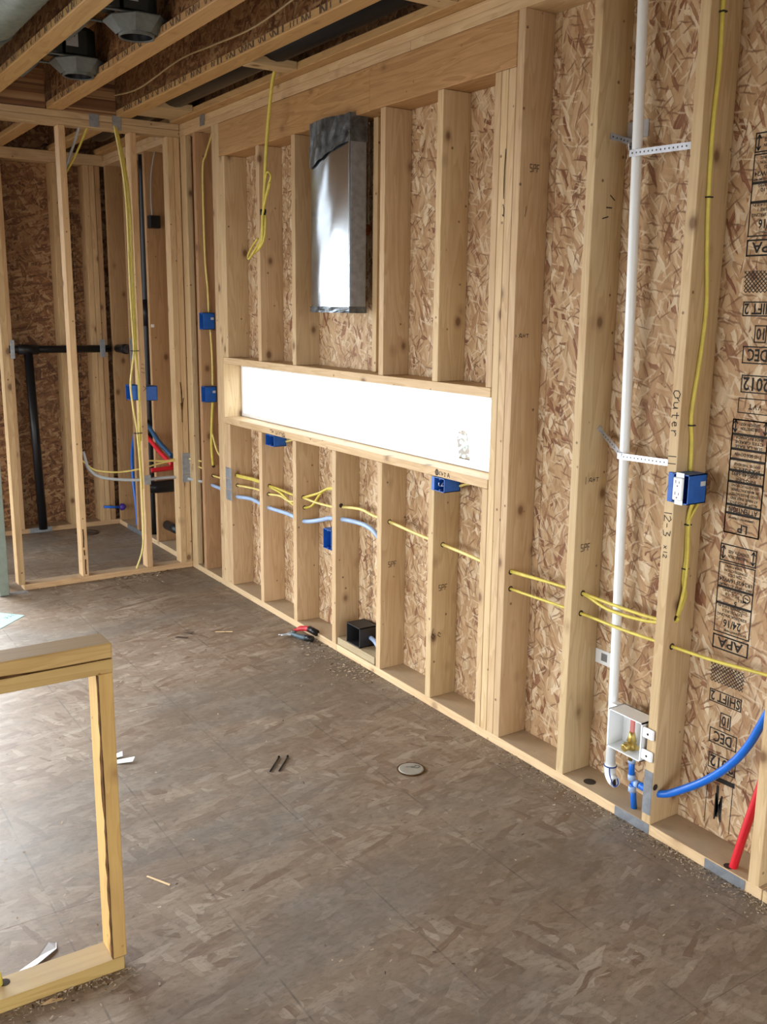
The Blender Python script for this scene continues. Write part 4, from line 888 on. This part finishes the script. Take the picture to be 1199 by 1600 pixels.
cable('partition_cable', [(-0.67, 5.80, 0.75), (-0.645, 5.80, 0.724), (-0.588, 5.80, 0.680), (-0.451, 5.80, 0.657), (-0.299, 5.80, 0.668), (-0.182, 5.80, 0.691), (-0.03, 5.80, 0.70), (0.03, 5.66, 0.67), (0.06, 5.55, 0.636)], 0.0055, YELP, 'lower yellow cable sagging level across the partition studs')
cable('partition_cable', [(-0.30, 5.80, 0.715), (-0.235, 5.80, 0.712), (-0.139, 5.80, 0.704), (-0.031, 5.80, 0.713), (0.03, 5.66, 0.71), (0.06, 5.55, 0.696)], 0.0055, YELP, 'upper yellow cable level between the last partition studs')
cable('partition_conduit', [(-0.66, 5.80, 0.80), (-0.647, 5.80, 0.743), (-0.627, 5.80, 0.686), (-0.552, 5.80, 0.633), (-0.392, 5.80, 0.603), (-0.269, 5.80, 0.596), (-0.143, 5.80, 0.597), (-0.045, 5.80, 0.588), (0.03, 5.66, 0.58), (0.053, 5.57, 0.575)], 0.0095, GREYC, 'grey conduit sagging across the lower part of the partition', None, 1.0, 'conduit')

# ------------------------------------------------------------------ alcove plumbing
dv = empty('alcove_drain', (-0.6, 7.2, 0.03), 'black plastic drain pipe with tee across the back wall of the alcove', 'pipe')
tube('horizontal_pipe', [(-0.95, 7.215, 1.355), (-0.02, 7.215, 1.350)], 0.027, ABS, dv, 16); tube('vertical_pipe', [(-0.615, 7.215, 1.355), (-0.588, 7.215, 0.03)], 0.031, ABS, dv, 16)
lathe('tee_hub', [(0.036, -0.07), (0.036, 0.07)], (-0.615, 7.215, 1.352), ABS, dv, 'x', 16)
dv2 = empty('alcove_drain_elbow', (0.0, 6.95, 1.35), 'black plastic elbow pipe coming through the stud in the alcove corner', 'pipe')
tube('elbow', [(0.03, 7.19, 1.352), (0.03, 7.0, 1.354), (0.03, 6.90, 1.352), (0.03, 6.845, 1.31), (0.03, 6.842, 1.0)], 0.030, ABS, dv2, 14); lathe('hub', [(0.036, -0.03), (0.036, 0.03)], (0.03, 7.02, 1.354), ABS, dv2, 'y', 16)
for (x0, x1, lb) in ((-0.742, -0.712, 'nail plate on the left alcove stud where the black pipe passes'), (-0.346, -0.330, 'nail plate on the middle alcove stud where the black pipe passes'), (-0.104, -0.066, 'nail plate on the right alcove studs where the black pipe passes')):
    nplate(x0, x1, AY-0.064, AY-0.0615, 1.29, 1.42, lb)
nplate(-0.0035, -0.0008, 6.775, 6.815, 1.29, 1.44, 'nail plate on the side wall stud beside the black elbow')
nplate(-0.68, -0.52, 7.235, 7.2485, 0.002, 0.040, 'galvanised plate on the floor plate at the foot of the black drain')
nplate(-0.0045, -0.001, 6.74, 7.05, 0.002, 0.038, 'galvanised plate on the side wall floor plate in the alcove')
vp = empty('alcove_vent', (0.05, 6.58, 0.05), 'tall black vent pipe rising in the alcove side wall', 'pipe')
tube('pipe', [(0.05, 6.62, 0.04), (0.05, 6.60, 1.3), (0.05, 6.545, 2.70)], 0.030, ABS, vp, 14); lathe('coupling', [(0.038, -0.09), (0.038, 0.09)], (0.05, 6.59, 1.62), ABS, vp, 'z', 14)
tube('branch', [(0.05, 6.60, 0.43), (0.05, 6.46, 0.44)], 0.042, ABS, vp, 14); tube('trap_arm', [(-0.055, 6.34, 0.440), (-0.03, 6.325, 0.440), (0.125, 6.325, 0.438)], 0.043, ABS, vp, 14)
tb = tube('black_stub_pipe', [(0.05, 6.34, 0.16), (0.05, 6.05, 0.165)], 0.032, ABS, None, 14); tag(tb, 'short black pipe stub low behind the corner stud', 'pipe')
jb = empty('alcove_box', (0.04, 6.36, 2.2), 'small black box with thin wire high on the alcove stud', 'electrical box')
bx('box_shell', 0.006, 0.078, 6.325, 6.384, 2.169, 2.248, ABS, jb, 0.004); tube('thin_wire', [(0.071, 6.37, 2.66), (0.043, 6.375, 2.52), (0.034, 6.375, 2.36), (0.037, 6.37, 2.245)], 0.0045, GREYC, jb, 6)
bx('wire_clip', 0.005, 0.024, 6.374, 6.384, 1.525, 1.545, WHITE, jb, 0.001)
c = tube('alcove_blue_tube', [(0.05, 6.87, 0.86), (0.05, 6.97, 0.70), (0.05, 7.03, 0.55), (0.05, 7.03, 0.38), (0.05, 6.99, 0.20), (0.05, 6.97, 0.03)], 0.013, PEXB, None, 10); tag(c, 'blue water tube curving down the side wall of the alcove', 'pipe')
c = tube('alcove_blue_tube', [(-0.004, 6.60, 0.87), (-0.004, 6.45, 0.83), (-0.004, 6.30, 0.76), (-0.004, 6.05, 0.69)], 0.016, plain('dull_blue_tube', (0.01, 0.07, 0.17), 0.4), None, 10); tag(c, 'dull blue tube slanting down behind the corner studs', 'pipe')
c = tube('alcove_red_tube', [(-0.004, 6.60, 0.775), (-0.004, 6.45, 0.745), (-0.004, 6.30, 0.695), (-0.004, 6.05, 0.63)], 0.016, PEXR, None, 10); tag(c, 'red tube slanting down behind the corner studs', 'pipe')
c = tube('alcove_red_tube', [(-0.05, 6.34, 0.556), (0.04, 6.335, 0.560), (0.125, 6.33, 0.566)], 0.016, PEXR, None, 10); tag(c, 'level red tube above the black trap pipe in the alcove', 'pipe')
vs2 = empty('alcove_valve', (-0.07, 7.15, 0.16), 'small blue stub with purple valve low on the alcove back wall', 'valve')
tube('valve_stub', [(-0.148, 7.15, 0.165), (-0.03, 7.15, 0.150)], 0.010, PEXB, vs2, 8); lathe('valve_knob', [(0.010, -0.02), (0.026, -0.012), (0.026, 0.012), (0.010, 0.03)], (-0.006, 7.15, 0.150), plain('purple_knob', (0.05, 0.02, 0.25), 0.4), vs2, 'x', 12)
fl = lathe('floor_flange', [(0.085, 0.0), (0.085, 0.006), (0.045, 0.007), (0.045, 0.001)], (-0.31, 7.05, 0.0), CHIP, None, 'z', 20); tag(fl, 'dark round drain opening in the alcove floor', 'drain')

# grey-green post and threshold at the left edge
gp = empty('door_post', (-1.19, 5.70, 0), 'grey-green painted post at the left edge before the partition', 'post')
bx('post_face', -1.215, -1.160, 5.690, 5.750, 0.004, 2.60, GREEN, gp, 0.003); bx('post_foot', -1.36, -1.050, 5.700, 5.752, 0.0, 0.0035, GALV, gp, 0.001)

# ------------------------------------------------------------------ half-height frame in the foreground
pf = empty('half_wall_frame', (-1.80, 2.167, 0), 'low open lumber frame standing in the left foreground, bark-edged stud at its end', 'wall frame')
FY0, FY1 = 2.167, 2.253; XR = -1.636
bx('bottom_plate', -4.2, XR-0.008, FY0, FY1, 0.0005, 0.037, WXY, pf)
bx('top_plate', -4.2, XR, FY0, FY1, 0.805, 0.8405, WXY, pf); bx('top_plate', -4.2, XR, FY0, FY1, 0.842, 0.880, WXY, pf, 0.003)
es = bx('end_stud', XR-0.037, XR-0.001, FY0+0.001, FY1-0.001, 0.0375, 0.8045, WZY, pf)
bm = bmesh.new(); rr = random.Random(3); pr = None
for i in range(25):
    z = 0.0385+(0.803-0.0385)*i/24; w0 = 0.002+0.003*rr.random()+(0.005 if (z < 0.30 or 0.45 < z < 0.6) else 0.002)*rr.random()
    a = bm.verts.new((XR-0.0376, FY0+0.0004, z)); b = bm.verts.new((XR-0.0376, FY0+0.0015+w0*2.6, z)); c_ = bm.verts.new((XR-0.0376+w0*0.35, FY0+0.0004, z))
    if pr: bm.faces.new((pr[0], pr[1], b, a)); bm.faces.new((pr[2], pr[0], a, c_))
    pr = (a, b, c_)
o = bm_obj('bark_strip', bm, BARK, es)
for x0 in (-2.35, -2.75, -3.15): bx('stud', x0, x0+0.038, FY0+0.001, FY1-0.001, 0.0375, 0.8045, WZY, pf)
# dark wane along the joint of the two top plates
bm = bmesh.new(); pr = None
for i in range(30):
    x = -2.6+(XR-0.002+2.6)*i/29; hgt_ = 0.006*max(0, math.sin(i*0.35+0.8))+0.0018
    a = bm.verts.new((x, FY0-0.0007, 0.8405)); b = bm.verts.new((x, FY0-0.0007, 0.8405+hgt_))
    if pr: bm.faces.new((pr[0], a, b, pr[1]))
    pr = (a, b)
bm_obj('wane_edge', bm, BARK, pf)
c = tube('floor_cable', [(-1.935, 2.225, 0.03), (-1.94, 2.222, 0.075), (-1.965, 2.215, 0.115), (-2.02, 2.21, 0.14)], 0.0075, YEL, None, 8); tag(c, 'yellow cable coming out of a hole in the foreground frame bottom plate', 'cable')
lathe('drill_hole', [(0.014, 0), (0.014, 0.0008)], (-1.925, 2.228, 0.037), HOLE, pf, 'z', 12)

# ------------------------------------------------------------------ small things on the floor
pl = empty('pliers', (-0.06, 4.19, 0.0), 'red and black handled pliers lying on the floor by the bottom plate', 'pliers')
tube('jaw', [(-0.150, 4.235, 0.012), (-0.105, 4.215, 0.016), (-0.075, 4.205, 0.020)], [0.003, 0.008, 0.011], STRAP, pl, 8, 4); tube('jaw', [(-0.140, 4.225, 0.010), (-0.100, 4.200, 0.014), (-0.075, 4.195, 0.018)], [0.003, 0.008, 0.011], STRAP, pl, 8, 4)
g_ = tube('handle', [(-0.085, 4.205, 0.022), (-0.050, 4.190, 0.040), (-0.020, 4.150, 0.045), (-0.010, 4.100, 0.040)], [0.010, 0.014, 0.016, 0.013], REDP, pl, 10, 4); tube('grip', [(-0.018, 4.145, 0.046), (-0.008, 4.085, 0.040)], 0.0175, ABS, g_, 10)
g_ = tube('handle', [(-0.090, 4.195, 0.018), (-0.085, 4.160, 0.018), (-0.070, 4.120, 0.018), (-0.045, 4.080, 0.018)], [0.010, 0.012, 0.014, 0.012], plain('blue_grey_grip', (0.05, 0.09, 0.12), 0.5), pl, 10, 4); tube('grip', [(-0.062, 4.105, 0.018), (-0.042, 4.068, 0.018)], 0.0165, ABS, g_, 10)
lathe('pivot', [(0.013, -0.012), (0.013, 0.012)], (-0.080, 4.200, 0.022), GREYM, pl, 'z', 12)
pk = empty('floor_cover_disc', (-0.40, 2.672, 0.0), 'round grey cover disc set in the floor of the open room', 'cover')
lathe('disc', [(0.047, 0.0), (0.047, 0.004), (0.043, 0.006)], (-0.40, 2.672, 0.0), PUTTY, pk, 'z', 28); lathe('rim', [(0.051, 0.0), (0.053, 0.0035), (0.049, 0.0045), (0.0485, 0.001)], (-0.40, 2.672, 0.0), BARK, pk, 'z', 28, False, False)
marks('disc_scratch', [[(-0.41, 2.69), (-0.385, 2.675), (-0.372, 2.68), (-0.362, 2.668)], [(-0.395, 2.678), (-0.38, 2.66), (-0.365, 2.664)]], 0.003, lambda a, b: (a, b, 0.0066), pk).location = -pk.location
for i, (dx, dy, lb) in enumerate(((0, 0, 'left one of two dark nails lying side by side on the open floor'), (0.030, -0.014, 'right one of two dark nails lying side by side on the open floor'))):
    n_ = empty('nail', (-0.83+dx, 2.97+dy, 0.003), lb, 'nail', 'nails on the open floor')
    tube('shank', [(-0.850+dx, 2.930+dy, 0.003), (-0.770+dx, 3.015+dy, 0.003)], 0.0028, ABS, n_, 6); lathe('head', [(0.005, 0), (0.005, 0.0015)], (-0.770+dx, 3.015+dy, 0.004), ABS, n_, 'y', 8)
def sheet_obj(name, poly, z, mat, label, cat, lift=0.0):
    bm = bmesh.new(); cx = sum(p[0] for p in poly)/len(poly); cy = sum(p[1] for p in poly)/len(poly)
    a = [bm.verts.new((x-cx, y-cy, z+(lift*((i*7) % 3)/2))) for i, (x, y) in enumerate(poly)]; b = [bm.verts.new((v.co.x, v.co.y, v.co.z+0.0008)) for v in a]
    bm.faces.new(a[::-1]); bm.faces.new(b); n = len(poly)
    for i in range(n): bm.faces.new((a[i], a[(i+1) % n], b[(i+1) % n], b[i]))
    o_ = bm_obj(name, bm, mat, None, (cx, cy, 0)); tag(o_, label, cat); return o_
pa = sheet_obj('paper_sheet', [(-1.50, 5.18), (-1.295, 5.40), (-1.175, 5.27), (-1.40, 5.04)], 0.001, PAPERB, 'pale blue sheet of paper on the floor at the left edge', 'paper')
o = marks('paper_note', [[(-1.235, 5.318), (-1.225, 5.295)], [(-1.255, 5.305), (-1.245, 5.280), (-1.238, 5.292)], [(-1.275, 5.290), (-1.262, 5.270)], [(-1.285, 5.275), (-1.268, 5.262), (-1.262, 5.275)]], 0.004, lambda a, b: (a, b, 0.0022), pa); o.location = -pa.location
sheet_obj('paper_scrap', [(-1.315, 3.290), (-1.252, 3.262), (-1.235, 3.285), (-1.300, 3.318)], 0.001, PAPER, 'crumpled white paper scrap on the floor right of the low frame, nearer piece', 'paper', 0.012)
sheet_obj('paper_scrap', [(-1.305, 3.335), (-1.270, 3.322), (-1.262, 3.348), (-1.296, 3.362)], 0.001, PAPER, 'small white paper scrap just behind the other scrap by the low frame', 'paper', 0.015)
sheet_obj('plastic_scrap', [(-1.905, 2.285), (-1.83, 2.320), (-1.785, 2.372), (-1.765, 2.365), (-1.772, 2.335), (-1.83, 2.295)], 0.001, FILM, 'translucent pointed plastic scrap on the floor inside the low frame', 'plastic scrap', 0.006)
sheet_obj('wood_chip', [(-1.862, 2.146), (-1.850, 2.138), (-1.812, 2.130), (-1.808, 2.142), (-1.835, 2.152)], 0.001, CHIPL, 'pale splinter of wood lying in front of the low frame', 'wood chip', 0.006)
sheet_obj('wood_chip', [(-0.545, 4.55), (-0.52, 4.50), (-0.50, 4.505), (-0.515, 4.545)], 0.001, CHIP, 'dark bent wood chip on the open floor toward the partition', 'wood chip', 0.012)
sheet_obj('wood_chip', [(-0.61, 4.50), (-0.56, 4.455), (-0.55, 4.46), (-0.59, 4.51)], 0.001, CHIP, 'flat dark splinter just left of the bent chip', 'wood chip', 0.004)
sheet_obj('wood_chip', [(-0.40, 4.47), (-0.325, 4.42), (-0.32, 4.428), (-0.392, 4.478)], 0.001, CHIPL, 'long pale splinter on the floor near the window wall', 'wood chip', 0.003)
sheet_obj('wood_chip', [(-1.459, 2.530), (-1.455, 2.532), (-1.414, 2.452), (-1.418, 2.450)], 0.001, CHIPL, 'thin straight splinter lying on a floor line right of the low frame', 'wood chip', 0.003)

# sawdust and shavings: thousands of bits along the plates and over the floor
def shavings(name, spots, label, seed):
    rr = random.Random(seed); bm = bmesh.new()
    for (xf, yf, n, smin, smax) in spots:
        for _ in range(n):
            x, y = xf(rr), yf(rr); s = rr.uniform(smin, smax); a = rr.uniform(0, 6.3); z = rr.uniform(0.0008, 0.004)
            dx, dy = math.cos(a)*s, math.sin(a)*s; wx, wy = -math.sin(a)*s*rr.uniform(.2, .5), math.cos(a)*s*rr.uniform(.2, .5)
            v = [bm.verts.new((x-dx-wx, y-dy-wy, z)), bm.verts.new((x+dx-wx, y+dy-wy, z+rr.uniform(0, s*.6))), bm.verts.new((x+dx+wx, y+dy+wy, z+rr.uniform(0, s*.8))), bm.verts.new((x-dx+wx, y-dy+wy, z))]
            f = bm.faces.new(v); f.material_index = rr.choice((0, 0, 0, 0, 0, 0, 0, 0, 1, 1, 1, 2))
    o_ = bm_obj(name, bm, [SAW, SAWL, CHIP]); tag(o_, label, 'wood shavings', None, 'stuff'); return o_
exp = lambda r, s: -r.expovariate(1/s)-0.003
shavings('wood_shavings', [(lambda r: exp(r, 0.028), lambda r: r.uniform(1.2, 2.6), 2200, 0.0014, 0.0048), (lambda r: exp(r, 0.026), lambda r: r.uniform(2.6, 5.5), 1500, 0.0014, 0.005),
                           (lambda r: exp(r, 0.09), lambda r: r.gauss(3.72, 0.15), 520, 0.002, 0.008), (lambda r: exp(r, 0.10), lambda r: r.gauss(4.05, 0.1), 120, 0.003, 0.009)],
         'fine sawdust and shavings along the foot of the window wall', 11)
shavings('wood_shavings', [(lambda r: r.gauss(-0.42, 0.12), lambda r: 5.745-r.expovariate(1/0.05), 260, 0.003, 0.012), (lambda r: r.uniform(-1.0, 0), lambda r: 5.75-r.expovariate(1/0.03), 200, 0.002, 0.008)], 'wood shavings along the foot of the partition', 12)
shavings('wood_shavings', [(lambda r: r.uniform(-2.2, -0.02), lambda r: r.uniform(1.0, 5.6), 620, 0.0018, 0.006)], 'scattered sawdust specks over the open floor', 13)
shavings('wood_shavings', [(lambda r: r.uniform(-2.2, -1.62), lambda r: 2.163-r.expovariate(1/0.02), 420, 0.002, 0.006)], 'line of sawdust under the front of the low frame', 14)

# ------------------------------------------------------------------ outside
gd = bx('ground', 0.6, 60, -60, 60, -0.62, -0.50, GRAVEL, None, 0); tag(gd, 'pale gravel ground outside the window', None, None, 'structure')
gd = bx('ground', -60, 0.6, -60, 60, -0.62, -0.50, plain('unseen_brown_ground', (0.13, 0.105, 0.08), 0.95, 0, 0.2), None, 0); tag(gd, 'unseen brown ground around the house, added to block sky light from below', None, None, 'structure')  # unseen ground, added so the sky does not light the rooms from below
tr_ = empty('tree', (4.0, 8.05, -0.5), 'pale washed-out leafy bush seen through the right end of the window', 'tree')
tube('trunk', [(4.0, 8.05, -0.52), (4.03, 8.05, 0.0), (4.0, 8.08, 0.4)], [0.09, 0.06, 0.03], BARK, tr_, 8)
bm = bmesh.new(); rr = random.Random(21)
for _ in range(420):
    p = Vector((rr.gauss(0, .22), rr.gauss(0, .30), rr.gauss(0, .17))); s = rr.uniform(.02, .045)
    a = Vector((rr.uniform(-1, 1), rr.uniform(-1, 1), rr.uniform(-1, 1))).normalized(); b = a.orthogonal().normalized()
    bm.faces.new([bm.verts.new(p+a*s), bm.verts.new(p+b*s*.5), bm.verts.new(p-a*s), bm.verts.new(p-b*s*.5)])
o = bm_obj('foliage', bm, LEAF, tr_, (4.0, 8.05, 0.26)); o['kind'] = 'stuff'
